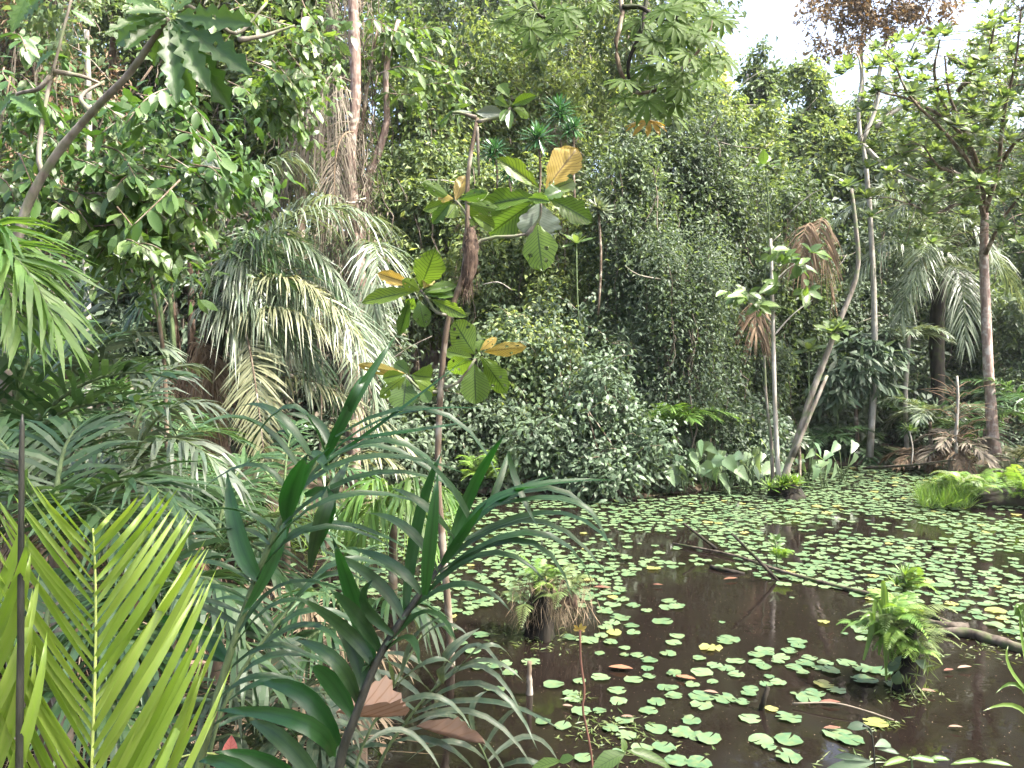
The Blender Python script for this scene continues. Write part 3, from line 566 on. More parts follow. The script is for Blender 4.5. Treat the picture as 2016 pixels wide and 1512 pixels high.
# ------------------------------------------------------------------ palms of the left bank (middle distance)
b = ground(385, 930); root = thing('raffia_palm', 'big clumping palm with brown stalks and grey arching fronds on left bank', 'palm', P(390, 905, 10.3))
for i in range(8):
    u0 = 390+U(-45, 45); u1 = u0+U(-70, 60); v1 = U(330, 560); mb = MB()
    mb.tube(spline(pxs([(u0, 930, 10.3+U(-.3, .3)), ((u0+u1)/2+U(-8, 8), (930+v1)/2, 10.3+U(-.3, .3)), (u1, v1, 10.4+U(-.3, .5))]), 8), np.linspace(px(U(7, 13), 10), .015, 8), 6, 0, wob=.05)
    mb.build('leaf_stalk', [M[RR.choice(['fibre', 'bark_dark', 'bark_dark', 'stem_green'])]], root)
mb = MB(); mb.tube(spline(pxs([(395, 960, 10.5), (400, 840, 10.5), (405, 720, 10.5)]), 7), [.42, .38, .36, .3, .25, .18, .1], 10, 0, wob=.12); mb.build('fibrous_base', [M['fibre']], root)
G_, S_ = [M['palm_grey'], M['stem_green']], [M['palm_pale'], M['bark_brown']]
for q, mt, kw in [
    ([(440, 600, 10.2), (560, 330, 9.8), (760, 440, 9.6)], G_, dict(ll=.85, hang=.75, n=64, lw=.022)),
    ([(430, 640, 10.2), (560, 440, 9.4), (700, 660, 9.2)], S_, dict(ll=.62, hang=.6, n=60, lw=.022)),
    ([(470, 640, 10.0), (690, 450, 9.5), (745, 800, 9.2)], G_, dict(ll=.75, hang=.7, n=66, lw=.022)),
    ([(480, 640, 9.5), (500, 700, 9.0), (522, 915, 8.7)], S_, dict(ll=.5, hang=.25, n=54, lw=.026, up=(0, -1, .1), ang=(70, 35), vee=.05, t0=.2)),
    ([(440, 790, 10), (590, 660, 9.4), (800, 880, 9.1)], S_, dict(ll=.5, hang=.6, n=46, lw=.03)),
    ([(420, 520, 10.4), (420, 220, 10.0), (395, 350, 9.4)], [M['palm_grey'], M['stem_green']], dict(ll=.55, hang=1.3, n=40, lw=.026, t0=.45)),
    ([(500, 430, 10.4), (470, 480, 9.8), (448, 600, 9.6)], G_, dict(ll=.45, hang=.4, n=36, lw=.022)),
    ([(420, 560, 10.2), (330, 500, 9.9), (250, 640, 9.6)], [M['palm_mid'], M['stem_green']], dict(ll=.6, hang=.7, n=40)),
    ([(395, 600, 10.4), (340, 430, 10.8), (300, 560, 11)], [M['palm_mid'], M['stem_green']], dict(ll=.55, hang=.7, n=36)),
    ([(430, 560, 10.5), (500, 480, 10.8), (640, 600, 11)], [M['palm_mid'], M['stem_green']], dict(ll=.55, hang=.6, n=40)),
    ([(440, 700, 10.4), (560, 560, 10.6), (640, 760, 10.4)], G_, dict(ll=.5, hang=.6, n=40)),
    ([(400, 520, 10.7), (520, 250, 11), (600, 330, 11.2)], G_, dict(ll=.7, hang=.9, n=60, lw=.022)),
    ([(400, 500, 10.5), (330, 330, 10.9), (270, 470, 11.2)], G_, dict(ll=.6, hang=.9, n=36))]:
    add_frond(root, pxs(q), mt, **kw)
for i in range(15):
    u0 = U(360, 460); s_ = RR.choice((-1, 1, 1)); v0_ = U(470, 680); dd_ = U(9.6, 10.9); u2_ = u0+s_*U(110, 330); vt_ = v0_-U(60, 190)
    add_frond(root, pxs([(u0, v0_, dd_), ((u0*.45+u2_*.55), vt_-40, dd_-.3), (u2_, vt_+U(110, 260), dd_-.6)]), [M[RR.choice(['palm_grey', 'palm_mid', 'palm_grey', 'palm_pale'])], M['stem_green']], ll=U(.45, .75), hang=U(.5, 1.0), n=56, lw=.021)
for i in range(9):
    u0 = U(350, 470); add_frond(root, pxs([(u0, U(640, 760), 10.2), (u0+U(-60, 80), U(640, 720), 10), (u0+U(-70, 110), U(840, 930), 9.8)]), [M['dead'], M['dead']], name='dead_frond', ll=.4, hang=1.0, lw=.02, n=30)
root = thing('tall_palm', 'tall pink trunked palm with grey hanging fronds beside the liana tangle', 'palm', P(700, 930, 12.4))
mb = MB(); mb.tube(spline(pxs([(700, 960, 12.4), (698, 760, 12.4), (710, 560, 12.4), (690, 330, 12.4), (700, 180, 12.4), (692, -60, 12.4)]), 26), [.11]+[.085]*24+[.07], 9, 0, wob=.05); mb.build('trunk', [M['bark_pink']], root)
for q, mt, kw, nm in [
    ([(700, 470, 12.1), (640, 300, 11.6), (510, 480, 11.2)], G_, dict(ll=.75, hang=.9, n=64, lw=.022), 'frond'),
    ([(702, 500, 12.1), (760, 420, 11.6), (735, 620, 11.3)], G_, dict(ll=.7, hang=.9, n=60, lw=.022), 'frond'),
    ([(700, 560, 12.1), (735, 560, 11.4), (700, 800, 11.2)], G_, dict(ll=.6, hang=.5, n=44), 'frond'),
    ([(690, 160, 12.2), (610, 110, 11.8), (560, 380, 11.6)], [M['dead_grey'], M['dead_grey']], dict(ll=.8, hang=1.2, n=56, lw=.018), 'dead_frond'),
    ([(690, 180, 12.2), (640, 150, 11.8), (600, 330, 11.6)], [M['dead_grey'], M['dead_grey']], dict(ll=.75, hang=1.3, n=56, lw=.018), 'dead_frond'),
    ([(690, 240, 12.2), (600, 230, 11.8), (520, 470, 11.6)], [M['dead_grey'], M['dead_grey']], dict(ll=.7, hang=1.2, n=50, lw=.018), 'dead_frond'),
    ([(695, 260, 12.2), (650, 250, 11.8), (660, 420, 11.6)], [M['dead_grey'], M['dead']], dict(ll=.6, hang=1.2, n=46, lw=.016), 'dead_frond')]:
    add_frond(root, pxs(q), mt, name=nm, **kw)
root = thing('pale_trunk', 'slim whitish trunk standing behind the drooping green leaves on the left', 'tree', P(172, 850, 11.5))
mb = MB(); mb.tube(spline(pxs([(174, 880, 11.5), (172, 600, 11.5), (168, 450, 11.5), (176, 250, 11.5), (170, 60, 11.6)]), 14), np.linspace(.055, .035, 14), 7, wob=.05); mb.build('trunk', [M['bark_pale']], root)
mb = MB(); cloud(mb, [(P(180, 60, 11.6), .8, .8, .5)], 800, .14, tmpl='T4'); mb.build('crown', [M['vine_mid']], root, kind='stuff')
root = thing('grey_trunk', 'straight grey trunk wrapped in dead vines at the top left of centre', 'tree', P(655, 900, 15.2))
mb = MB(); mb.tube(spline(pxs([(660, 930, 15.2), (655, 500, 15.2), (662, 200, 15.2), (650, -60, 15.2)]), 14), np.linspace(.17, .12, 14), 9, wob=.05); mb.build('trunk', [M['bark_grey']], root)
mb = MB(); cloud(mb, [(P(640, -60, 15.2), 1.6, 1.2, .7)], 1200, .18); mb.build('crown', [M['vine_mid']], root, kind='stuff')

# understory palms of the left bank, close growth
def px_palm(label, u, v, d, fr, mat, zb=None, group='small palms crowding the left bank', name='understory_palm', stem='stem_green', **kw):
    b = P(u, v, d); g = tz(b.x, b.y); root = thing(name, label, 'palm', (b.x, b.y, max(g, 0)), group)
    mb = MB(); mb.tube(spline([Vector((b.x, b.y, max(g, -.3)-.05)), b+Vector((.02, 0, -.25)), b], 6), np.linspace(.05, .03, 6), 6); mb.build('stem', [M['bark_brown']], root)
    for f in fr:
        m2 = f[2] if len(f) > 2 else mat
        add_frond(root, [b]+pxs([f[0], f[1]]), [M[m2], M[stem]], **dict(dict(ll=.4, lw=.034, n=26, hang=.35), **kw))
    return root
px_palm('dark palm with upright leaflets and whitish right hand fronds', 20, 900, 4.4, [((150, 690, 4.2), (340, 745, 4.0)), ((120, 760, 4.0), (300, 800, 3.8)), ((30, 640, 4.5), (150, 640, 4.6)), ((-20, 700, 4.4), (-60, 640, 4.4)), ((90, 850, 3.9), (240, 900, 3.6)), ((60, 700, 4.6), (210, 670, 4.9))], 'palm_mid', ll=.42, lw=.034, n=24, vee=.5, ang=(60, 20))
px_palm('blue grey palm with a comb of hanging leaflets beside the dark one', 250, 940, 4.6, [((330, 790, 4.4), (450, 940, 4.2)), ((300, 760, 4.5), (420, 800, 4.6)), ((220, 800, 4.6), (140, 880, 4.4)), ((260, 850, 4.4), (330, 1010, 4.1)), ((280, 700, 4.8), (380, 720, 5.2))], 'palm_grey', ll=.36, lw=.026, n=28, hang=.7)
px_palm('pale palm fronds sweeping right under the white trunk', 130, 800, 7.0, [((210, 590, 6.8), (325, 690, 6.6)), ((190, 640, 6.9), (300, 760, 6.7)), ((100, 600, 7.2), (10, 690, 7.0)), ((140, 560, 7.3), (210, 560, 7.6))], 'palm_grey', ll=.5, lw=.04, n=26, hang=.4)
px_palm('bright green palm with low sunlit fronds at the left edge', -30, 760, 6.2, [((40, 620, 6.0), (150, 690, 5.8)), ((30, 680, 6.0), (120, 800, 5.8)), ((-60, 600, 6.3), (60, 610, 6.5))], 'palm_fresh', ll=.45, lw=.03, n=30, hang=.5)
px_palm('yellow green frond palm hanging in from the upper left edge', -90, 560, 4.2, [((0, 380, 4.0), (110, 640, 3.9)), ((-20, 420, 4.1), (40, 650, 3.8)), ((-40, 360, 4.3), (60, 520, 4.2))], 'palm_fresh', ll=.5, lw=.032, n=30, hang=.5)
px_palm('deep green palm with long streaked leaflets above the yellow frond', 110, 1080, 3.4, [((200, 860, 3.2), (360, 1000, 3.0)), ((160, 900, 3.2), (260, 1100, 2.9)), ((60, 900, 3.3), (-60, 1000, 3.1)), ((100, 840, 3.5), (180, 830, 3.8)), ((30, 860, 3.5), (-40, 840, 3.6)), ((210, 950, 3.2), (330, 1140, 3.0))], 'palm_mid', ll=.42, lw=.022, n=26, hang=.4)
px_palm('streaky palm behind the tall dark fronds', 420, 1120, 4.8, [((480, 960, 4.6), (640, 1060, 4.4)), ((380, 960, 4.7), (280, 1060, 4.5)), ((440, 900, 5.0), (520, 900, 5.3)), ((470, 1000, 4.6), (580, 1160, 4.3))], 'palm_mid', ll=.4, lw=.026, n=26, hang=.5)
px_palm('drooping fresh palm hanging behind the crossing dark leaflets', 770, 1010, 7.0, [((800, 880, 6.8), (900, 990, 6.7)), ((750, 880, 6.9), (680, 1010, 6.7)), ((790, 900, 6.8), (840, 1060, 6.5)), ((740, 930, 6.8), (700, 1080, 6.6))], 'palm_fresh', ll=.4, lw=.035, n=24, hang=1.0)
px_palm('dull palm at the water edge left of the tall dark fronds', 560, 990, 8.2, [((640, 860, 8.0), (740, 960, 7.8)), ((500, 850, 8.2), (400, 930, 8.0)), ((560, 820, 8.4), (600, 830, 8.7)), ((620, 920, 7.9), (690, 1040, 7.6))], 'palm_mid', ll=.42, lw=.035, n=24, hang=.6)
px_palm('low dry looking palm under the grey arching fronds', 640, 960, 9.4, [((700, 840, 9.2), (800, 930, 9.0)), ((600, 830, 9.4), (510, 930, 9.2)), ((650, 820, 9.6), (700, 830, 9.9))], 'palm_pale', ll=.45, lw=.03, n=26, hang=.7)
px_palm('dark low palm filling the gap between the yellow frond and the dark fronds', 330, 1230, 3.0, [((380, 1060, 2.8), (470, 1200, 2.7)), ((280, 1080, 2.9), (190, 1220, 2.7)), ((340, 1020, 3.1), (370, 1040, 3.3)), ((420, 1130, 2.8), (520, 1330, 2.6)), ((260, 1150, 2.8), (220, 1400, 2.6))], 'palm_mid', ll=.3, lw=.026, n=24, hang=.6)
px_palm('dark low palm under the crossing fronds at the bottom', 520, 1480, 2.9, [((570, 1300, 2.8), (680, 1390, 2.7)), ((460, 1300, 2.8), (370, 1400, 2.7)), ((520, 1260, 3.0), (550, 1270, 3.2)), ((600, 1380, 2.7), (690, 1530, 2.6)), ((440, 1400, 2.7), (340, 1530, 2.6))], 'palm_streak', ll=.28, lw=.024, n=24, hang=.6)
px_palm('deep shaded palm in the bottom left corner behind the yellow frond', 80, 1380, 2.8, [((150, 1180, 2.7), (290, 1290, 2.6)), ((20, 1180, 2.7), (-80, 1290, 2.6)), ((90, 1120, 2.9), (130, 1130, 3.1)), ((180, 1300, 2.6), (280, 1470, 2.5))], 'palm_mid', ll=.3, lw=.026, n=24, hang=.6)
px_palm('shaded palm between the dark fronds and the sapling', 700, 1250, 3.9, [((760, 1120, 3.8), (850, 1220, 3.7)), ((640, 1110, 3.8), (560, 1210, 3.7)), ((700, 1070, 4.0), (720, 1080, 4.3)), ((620, 1200, 3.7), (560, 1330, 3.6))], 'palm_mid', ll=.3, lw=.024, n=24, hang=.7)
k_ = 0
for u, v, d in [(-60, 980, 5.4), (60, 900, 6.2), (180, 960, 6.0), (330, 900, 7.2), (430, 980, 7.6), (250, 1010, 5.2), (120, 1010, 4.6), (-40, 860, 8.0), (250, 820, 8.6), (330, 1000, 6.4)]:
    b = P(u, v, d); g = max(0, tz(b.x, b.y)); k_ += 1
    palm(['squat palm at the far left edge', 'grey green palm crowding behind the dark one', 'palm in the middle of the left thicket', 'palm beside the brown stalk clump', 'palm at the muddy waterside', 'low palm below the blue grey comb', 'low streaky palm over the yellow frond', 'shaded palm deep in the left thicket', 'shaded palm under the pale sweeping fronds', 'palm leaning to the brown water'][k_-1], (b.x, b.y, g), b, 8, 1.0, RR.choice(['palm_mid', 'palm_mid', 'palm_streak']), dead=2, group='small palms crowding the left bank', name='understory_palm', trunk_r=.03, el=(10, 80), ll=.40, lw=.024, n=30)

# palms across the pond
root = thing('oil_palm', 'large drooping palm with grey green fronds behind the leaning trunk', 'palm', P(1850, 880, 18.5))
mb = MB(); mb.tube(spline(pxs([(1850, 900, 18.5), (1845, 720, 18.5), (1850, 540, 18.5)]), 8), [.16]*8, 8, wob=.12); mb.build('trunk', [M['bark_dark']], root)
for q in [[(1850, 560, 18.2), (1800, 290, 17.6), (1640, 440, 17)], [(1850, 560, 18.2), (1770, 380, 17.5), (1680, 560, 17)], [(1850, 550, 18.2), (1850, 330, 17.6), (1760, 420, 17)], [(1850, 560, 18.2), (1880, 330, 17.6), (1960, 520, 17)], [(1850, 570, 18.2), (1800, 470, 17.4), (1770, 640, 17)], [(1850, 550, 18.2), (1900, 460, 17.4), (1900, 680, 17)], [(1850, 560, 18.2), (1830, 400, 17.3), (1800, 560, 16.6)], [(1850, 560, 18.5), (1760, 300, 18.8), (1700, 400, 19)], [(1850, 560, 18.2), (1930, 400, 18), (2010, 600, 18)]]:
    add_frond(root, pxs(q), [M['palm_grey'], M['stem_green']], ll=.8, hang=.75, n=62, lw=.024, rr=.02)
for q in [[(1620, 430, 16.8), (1600, 420, 16.5), (1640, 590, 16.4)], [(1600, 440, 16.8), (1570, 430, 16.5), (1590, 560, 16.4)], [(1500, 580, 17), (1480, 600, 16.6), (1490, 660, 16.4)]]:
    r2 = thing('dead_palm_frond', ['reddish dead frond hanging highest right of the broad leaved saplings', 'dead frond hanging in the vine mass beside the reddish one', 'dead brown frond hanging low in the dark vine curtain'][[1620, 1600, 1500].index(q[0][0])], 'dead frond', P(*q[0]), 'dead fronds caught in the vines')
    add_frond(r2, pxs(q), [M['dead'], M['dead']], ll=.6, hang=1.2, n=34, lw=.035)
def far_palm(label, u, v, d, nf, L, mat, **kw):
    b = P(u, v, d); g = max(0, tz(b.x, b.y)); b2 = Vector((b.x, b.y, max(b.z, g+.1)))
    return palm(label, (b2.x, b2.y, g), b2, nf, L, mat, name='bank_palm', group='palms on the far bank', **dict(dict(trunk_r=.05, ll=.5, lw=.04, n=30), **kw))
far_palm('fresh yellow green palm fanning out over the taro leaves', 1330, 850, 14.0, 11, 1.25, 'palm_fresh', el=(25, 80), ll=.45)
far_palm('smaller fresh palm left of the yellow green fan', 1250, 850, 14.3, 8, 1.1, 'palm_fresh', el=(30, 80), ll=.4)
far_palm('grey palm with a parasol of hanging leaflets high above the inlet', 1790, 660, 17.5, 7, .9, 'palm_grey', el=(5, 60), ll=.42, trunk='bark_pale')
far_palm('blue green palm fanning upright left of the pink bark trunk', 1850, 860, 18.0, 11, 2.6, 'palm_mid', el=(45, 85), ll=.7, lw=.045)
far_palm('pale palm with arching fronds over the shaded inlet', 1830, 830, 16.8, 8, 1.4, 'palm_grey', el=(20, 70), ll=.5)
far_palm('palm spreading in from the right edge above the fern mound', 2030, 820, 15.5, 11, 1.8, 'palm_mid', el=(15, 75), ll=.55)
far_palm('yellowish palm drooping at the right edge behind the pink bark trunk', 2000, 910, 15.3, 8, 1.1, 'palm_pale', el=(0, 50), ll=.4)
far_palm('dull palm low over the dark inlet', 1690, 900, 17.8, 8, 1.2, 'palm_mid', el=(5, 50), ll=.45)
far_palm('dead grey palm with tangled bare fronds beside the inlet', 1880, 880, 15.6, 10, 1.0, 'dead_grey', el=(-5, 70), ll=.35, dead=4, trunk='bark_pale', skip=.25)
far_palm('brown drooping palm left of the dead one', 1820, 890, 16.2, 6, .8, 'dead', el=(0, 40), ll=.35)
far_palm('shadowy palm under the drooping bush', 1610, 870, 17.0, 7, 1.2, 'palm_mid', el=(15, 70), ll=.45)
# ------------------------------------------------------------------ trees with leaves one can pick out
D = 5.7
root = thing('sapling', 'slender big leaved sapling rising from the water with translucent yellow and green leaves', 'tree', ground(887, 1300))
mb = MB(); mb.tube(spline(pxs([(889, 1330, 5.75), (884, 1220, 5.72), (872, 1080, D), (862, 930, D), (868, 760, D), (882, 630, D), (912, 540, D), (920, 440, D), (922, 340, D), (940, 232, D)]), 34), np.linspace(px(8, D), px(3.8, D), 34), 8, 0, wob=.05)
mb.build('trunk', [M['bark_brown']], root)
for q in [[(925, 432), (912, 412), (898, 395)], [(912, 505), (955, 470), (1030, 463), (1062, 440)], [(1035, 463), (1062, 430), (1065, 395)], [(884, 622), (858, 614), (842, 590), (828, 570)], [(884, 630), (905, 610), (900, 606)], [(870, 766), (905, 750), (936, 706)], [(868, 772), (830, 768), (800, 740)], [(938, 240), (985, 230), (1005, 212)], [(938, 232), (905, 222), (890, 222)], [(939, 250, D), (941, 290, D), (943, 345, D)]]:
    mb = MB(); mb.tube(spline(pxs(q, D), 8), np.linspace(px(4.2, D), px(2.4, D), 8), 6, 0, wob=.06); mb.build('branch', [M['bark_grey']], root)
lv = [('yellow', (1075, 372), (1139, 284), 62), ('green', (1062, 371), (984, 308), 36), ('yellow', (1050, 365), (1004, 328), 30), ('green', (1062, 388), (940, 398), 46), ('dark', (1055, 395), (958, 463), 60), ('grey', (1062, 398), (1060, 474), 84), ('green', (1058, 440), (1062, 520), 66), ('dark', (1068, 392), (1107, 370), 34), ('green', (1078, 388), (1168, 436), 46), ('green', (1080, 378), (1133, 352), 42), ('green', (1040, 390), (1075, 392), 24),
 ('yellow', (897, 396), (916, 344), 27), ('green', (890, 392), (836, 357), 23), ('green', (890, 398), (834, 414), 22), ('dark', (888, 398), (850, 440), 24), ('green', (905, 402), (942, 442), 32), ('green', (898, 402), (880, 428), 30), ('green', (918, 400), (990, 416), 26), ('yellow', (893, 391), (861, 386), 20), ('dark', (905, 392), (950, 380), 24), ('green', (930, 425), (975, 450), 30),
 ('green', (828, 566), (857, 494), 58), ('yellow', (815, 562), (741, 537), 26), ('green', (822, 572), (709, 592), 32), ('green', (830, 576), (900, 560), 24), ('dark', (835, 580), (896, 577), 24), ('dark', (824, 590), (836, 642), 34), ('dark', (806, 588), (786, 662), 24), ('green', (815, 587), (800, 612), 26), ('green', (850, 590), (917, 622), 26), ('yellow', (834, 568), (850, 540), 24), ('green', (826, 572), (800, 555), 24),
 ('green', (935, 698), (888, 630), 56), ('green', (942, 694), (950, 668), 24), ('yellow', (952, 693), (1027, 683), 27), ('yellow', (945, 690), (976, 664), 18), ('green', (930, 710), (876, 730), 38), ('dark', (934, 716), (937, 797), 56), ('green', (950, 706), (1000, 778), 44), ('green', (930, 704), (876, 690), 32), ('green', (945, 702), (985, 740), 26),
 ('yellow', (800, 736), (704, 720), 22), ('green', (800, 741), (742, 778), 32), ('dark', (800, 745), (792, 814), 54), ('green', (810, 738), (856, 746), 52), ('green', (815, 748), (866, 776), 26), ('dark', (806, 735), (776, 712), 28), ('dark', (832, 768), (846, 792), 24), ('green', (796, 737), (752, 745), 24),
 ('green', (1003, 192), (981, 160), 24), ('green', (1000, 212), (973, 190), 20), ('green', (1008, 207), (1049, 188), 21), ('dark', (1005, 215), (1002, 252), 15), ('green', (1010, 212), (1047, 228), 20), ('grey', (936, 222), (988, 222), 26), ('grey', (930, 221), (890, 218), 10), ('dark', (898, 212), (860, 243), 8), ('dark', (1000, 215), (985, 238), 16)]
for k, b, t, w in lv:
    px_leaf(root, k, b, t, w, D+U(-.12, .12), U(-.18, .14), (U(-.3, .3), -1, U(-.15, .5)))
# the shaggy nest on the trunk
nest = thing('shaggy_nest', 'dark shaggy clump of dead fibres hanging on the sapling trunk', 'nest', P(922, 490, D))
mb = MB(); C = spline(pxs([(918, 570, D), (922, 540, D), (925, 500, D), (926, 465, D), (927, 448, D)]), 8); mb.tube(C, [px(a, D) for a in (5, 9, 13, 15, 14, 12, 10, 6)], 9, 0, wob=.18); mb.build('core', [M['fibre']], nest)
mb = MB(); n = 420; c = C[NG.integers(0, 8, n)]+NG.normal(0, px(9, D), (n, 3)); Y = NG.normal(0, .5, (n, 3))+np.array([0, -.2, -1]); scatter(mb, c, Y, NG.normal(0, 1, (n, 3)), NG.uniform(.04, .13, n), .004, NG.random(n)); mb.build('fibres', [M['fibre']], nest, kind='stuff')

# lobed-leaf branch, upper left
root = thing('lobed_leaf_tree', 'pale forked branch at the upper left carrying large drooping lobed leaves', 'tree', P(20, 900, 5.0))
mb = MB(); mb.tube(spline(pxs([(10, 800, 5.1), (22, 560, 5.05), (45, 430, 5), (100, 320, 4.95), (180, 222, 4.85), (250, 150, 4.7), (300, 80, 4.65), (332, 36, 4.6)]), 24), np.linspace(.036, .014, 24), 9, 0, wob=.05); mb.build('trunk', [M['bark_grey']], root)
for q in [[(84, 345, 5), (76, 300, 5), (92, 190, 5.1), (112, 110, 5.1), (145, -20, 5.1)], [(100, 150, 5.1), (75, 175, 5.1), (35, 185, 5.2), (0, 215, 5.2)], [(180, 222, 4.85), (160, 190, 4.9), (205, 160, 5)], [(105, 140, 5.1), (160, 150, 5.2), (200, 165, 5.3)], [(360, 8, 4.7), (420, 40, 4.8), (470, 65, 4.9), (525, 5, 5)], [(470, 78, 4.9), (520, 70, 5), (580, 50, 5.1)]]:
    mb = MB(); mb.tube(spline(pxs(q), 12), np.linspace(.018, .007, 12), 7, 0, wob=.06); mb.build('branch', [M['bark_grey']], root)
for b, t, w in [((330, 33), (208, 72), 58), ((330, 36), (243, 92), 40), ((334, 42), (342, 172), 50), ((338, 42), (400, 150), 52), ((342, 40), (455, 215), 66), ((345, 36), (492, 140), 58), ((345, 30), (490, 42), 56), ((330, 28), (255, 4), 40), ((326, 30), (204, 44), 34), ((332, 40), (290, 128), 44), ((335, 24), (322, -60), 50), ((340, 26), (410, -40), 50), ((337, 42), (372, 190), 44), ((320, 26), (230, -30), 44)]:
    px_leaf(root, 'lobed', b, t, w, 4.6, U(-.35, .2), (U(-.3, .3), -1, U(0, .6)))
for b, t, w in [((95, -14), (28, 32), 52), ((60, -20), (20, 60), 40), ((140, 20), (190, 45), 30), ((110, 100), (60, 130), 34), ((30, 185), (-20, 240), 40), ((75, 180), (90, 250), 26), ((20, 190), (70, 215), 30)]:
    px_leaf(root, 'lobed', b, t, w, 5.0, U(-.2, .2))

# drooping-leaf trees under it
def spray_tree(label, trunk, sprays, key, ln, d, per, name='broadleaf_tree', bark='bark_brown', group=None, wid=.42, hang=.5, tr=.022):
    root = thing(name, label, 'tree', P(*trunk[0]), group); mb = MB(); mb.tube(spline(pxs(trunk), 16), np.linspace(tr, tr*.4, 16), 7, 0, wob=.05); mb.build('trunk', [M[bark]], root)
    tb = MB()
    for (a, b) in sprays:
        twig_leaves(root, tb, P(*a), P(*b), per+RR.randint(-2, 2), ln, key, wid, hang)
    tb.build('twigs', [M[bark]], root, kind='stuff')
    mb = MB(); cloud(mb, [((P(*a)+P(*b))*.5+Vector((0, .35, 0)), px(55, a[2]), .3, px(42, a[2])) for a, b in sprays], len(sprays)*38, ln*.72, 0, 14, 1., 'T4', .4, sig=.2); mb.build('foliage', [M[key if key in M else 'fresh']], root, kind='stuff'); return root
def rs(u0, v0, u1, v1, n, d, du=(60, 130), dv=(20, 100), dj=.6):
    o = []
    for i in range(n):
        u, v, dd = U(u0, u1), U(v0, v1), d+U(-dj, dj); s = RR.choice((1, 1, 1, -1)); o.append(((u, v, dd), (u+s*U(*du), v+U(*dv), dd-U(0, .4))))
    return o
spray_tree('leafy tree with dense drooping dark green leaves behind the forked branch', [(120, 900, 6.8), (135, 600, 6.8), (125, 450, 6.8), (190, 290, 6.7), (300, 130, 6.6)], rs(110, 150, 400, 380, 27, 6.4), 'broad', .185, 6.4, 11)
spray_tree('lower leafy tree with brighter leaves drooping above the palm thicket', [(80, 900, 7.2), (95, 640, 7.2), (85, 520, 7.2), (140, 430, 7.1), (240, 400, 7.0)], rs(60, 330, 310, 450, 25, 6.6), 'fresh', .18, 6.6, 11)
spray_tree('thin tree with small leaf sprays at the top left of the liana tangle', [(630, 900, 13), (640, 400, 13), (625, 200, 12), (560, 90, 10)], rs(430, -20, 600, 200, 22, 8.8, (40, 90)), 'fresh', .2, 8.8, 10)
spray_tree('sunlit young leaves hanging low beside the umbrella shaped palm frond', [(330, 900, 6.6), (322, 700, 6.6), (300, 560, 6.4), (285, 430, 6.2)], rs(210, 400, 300, 520, 9, 6.1, (40, 80), (10, 60)), 'fresh', .17, 6.1, 9)
spray_tree('small leaved branches at the far left edge', [(-30, 900, 6.5), (-20, 400, 6.5), (20, 150, 6.5)], rs(-60, 60, 90, 400, 16, 6.3, (30, 80)), 'broad', .17, 6.3, 10)
spray_tree('pinkish bent tree with yellow green sprays left of the bright mound', [(706, 900, 13), (706, 580, 13), (718, 380, 13), (745, 300, 13), (762, 235, 13), (760, 140, 13), (785, 40, 13)], rs(700, 40, 840, 190, 17, 12.8, (40, 90), (-20, 50)), 'fresh', .26, 12.8, 9, name='bent_tree', bark='bark_pink', tr=.10)
# broad-leaved saplings by the leaning pair
root = thing('leaning_trunk_tree', 'leaning pale trunk curving right out of the tuft in the water', 'tree', ground(1545, 968))
LT = [(1542, 985, 12.9), (1548, 930, 12.9), (1572, 860, 12.9), (1600, 770, 12.9), (1650, 640, 12.9), (1688, 535, 12.9), (1684, 440, 12.9), (1676, 372, 12.9)]
mb = MB(); mb.tube(spline(pxs(LT), 24), np.linspace(.065, .028, 24), 9, 0, wob=.06); mb.build('trunk', [M['bark_grey']], root)
mb = MB(); mb.tube(spline(pxs([(1560, 900, 12.8), (1585, 840, 12.8), (1615, 770, 12.8), (1628, 740, 12.9)]), 8), np.linspace(.04, .025, 8), 7); mb.build('branch', [M['bark_grey']], root)
RM = {'y': rosette_mesh('leaf_rosette', M['rosette'], 11, 1, .36, seed=1), 'g': rosette_mesh('leaf_rosette', M['rosette'], 14, 1, .34, seed=2), 'd': rosette_mesh('strap_rosette', M['dracaena'], 46, 1, .11, (-35, 85), seed=3, prof=ell, droop=.3), 'w': rosette_mesh('strap_rosette', M['palm_grey'], 34, 1, .15, (-30, 80), seed=4, prof=ell), 'b': rosette_mesh('strap_rosette', M['grass'], 24, 1, .1, (15, 85), seed=5, prof=ell, droop=.5)}
def rosette(root, k, u, v, d, r, tilt=None, name='leaf_rosette'):
    t = tilt or (U(-.5, .5), U(-.9, -.1), 1)
    return piece(name, RM[k], root, frame_mat(P(u, v, d), Vector((U(-1, 1), U(-1, 1), 0)).cross(Vector(t)), t, px(r, d), px(r, d)))
for u, v, r in [(1668, 368, 34), (1640, 655, 42), (1655, 648, 30)]: rosette(root, 'y', u, v, 12.8, r)
root = thing('upright_trunk_tree', 'slim upright mossy trunk with yellow green broad leaves beside the leaning trunk', 'tree', ground(1532, 960))
for nm, q, a in [('trunk', [(1535, 985, 13), (1532, 930, 13), (1525, 780, 13), (1522, 640, 13), (1519, 540, 13), (1517, 470, 13)], .045), ('side_trunk', [(1522, 970, 13.1), (1518, 870, 13.1), (1508, 780, 13.1), (1505, 700, 13.1)], .035), ('branch', [(1524, 640, 13), (1490, 610, 13), (1450, 580, 13)], .015), ('branch', [(1524, 660, 13), (1560, 620, 13), (1600, 590, 13)], .015), ('branch', [(1520, 560, 13), (1550, 530, 13), (1580, 510, 13)], .014)]:
    mb = MB(); mb.tube(spline(pxs(q), 14), np.linspace(a, a*.5, 14), 7, 0, wob=.06); mb.build(nm, [M['bark_pale'] if nm != 'side_trunk' else M['bark_grey']], root)
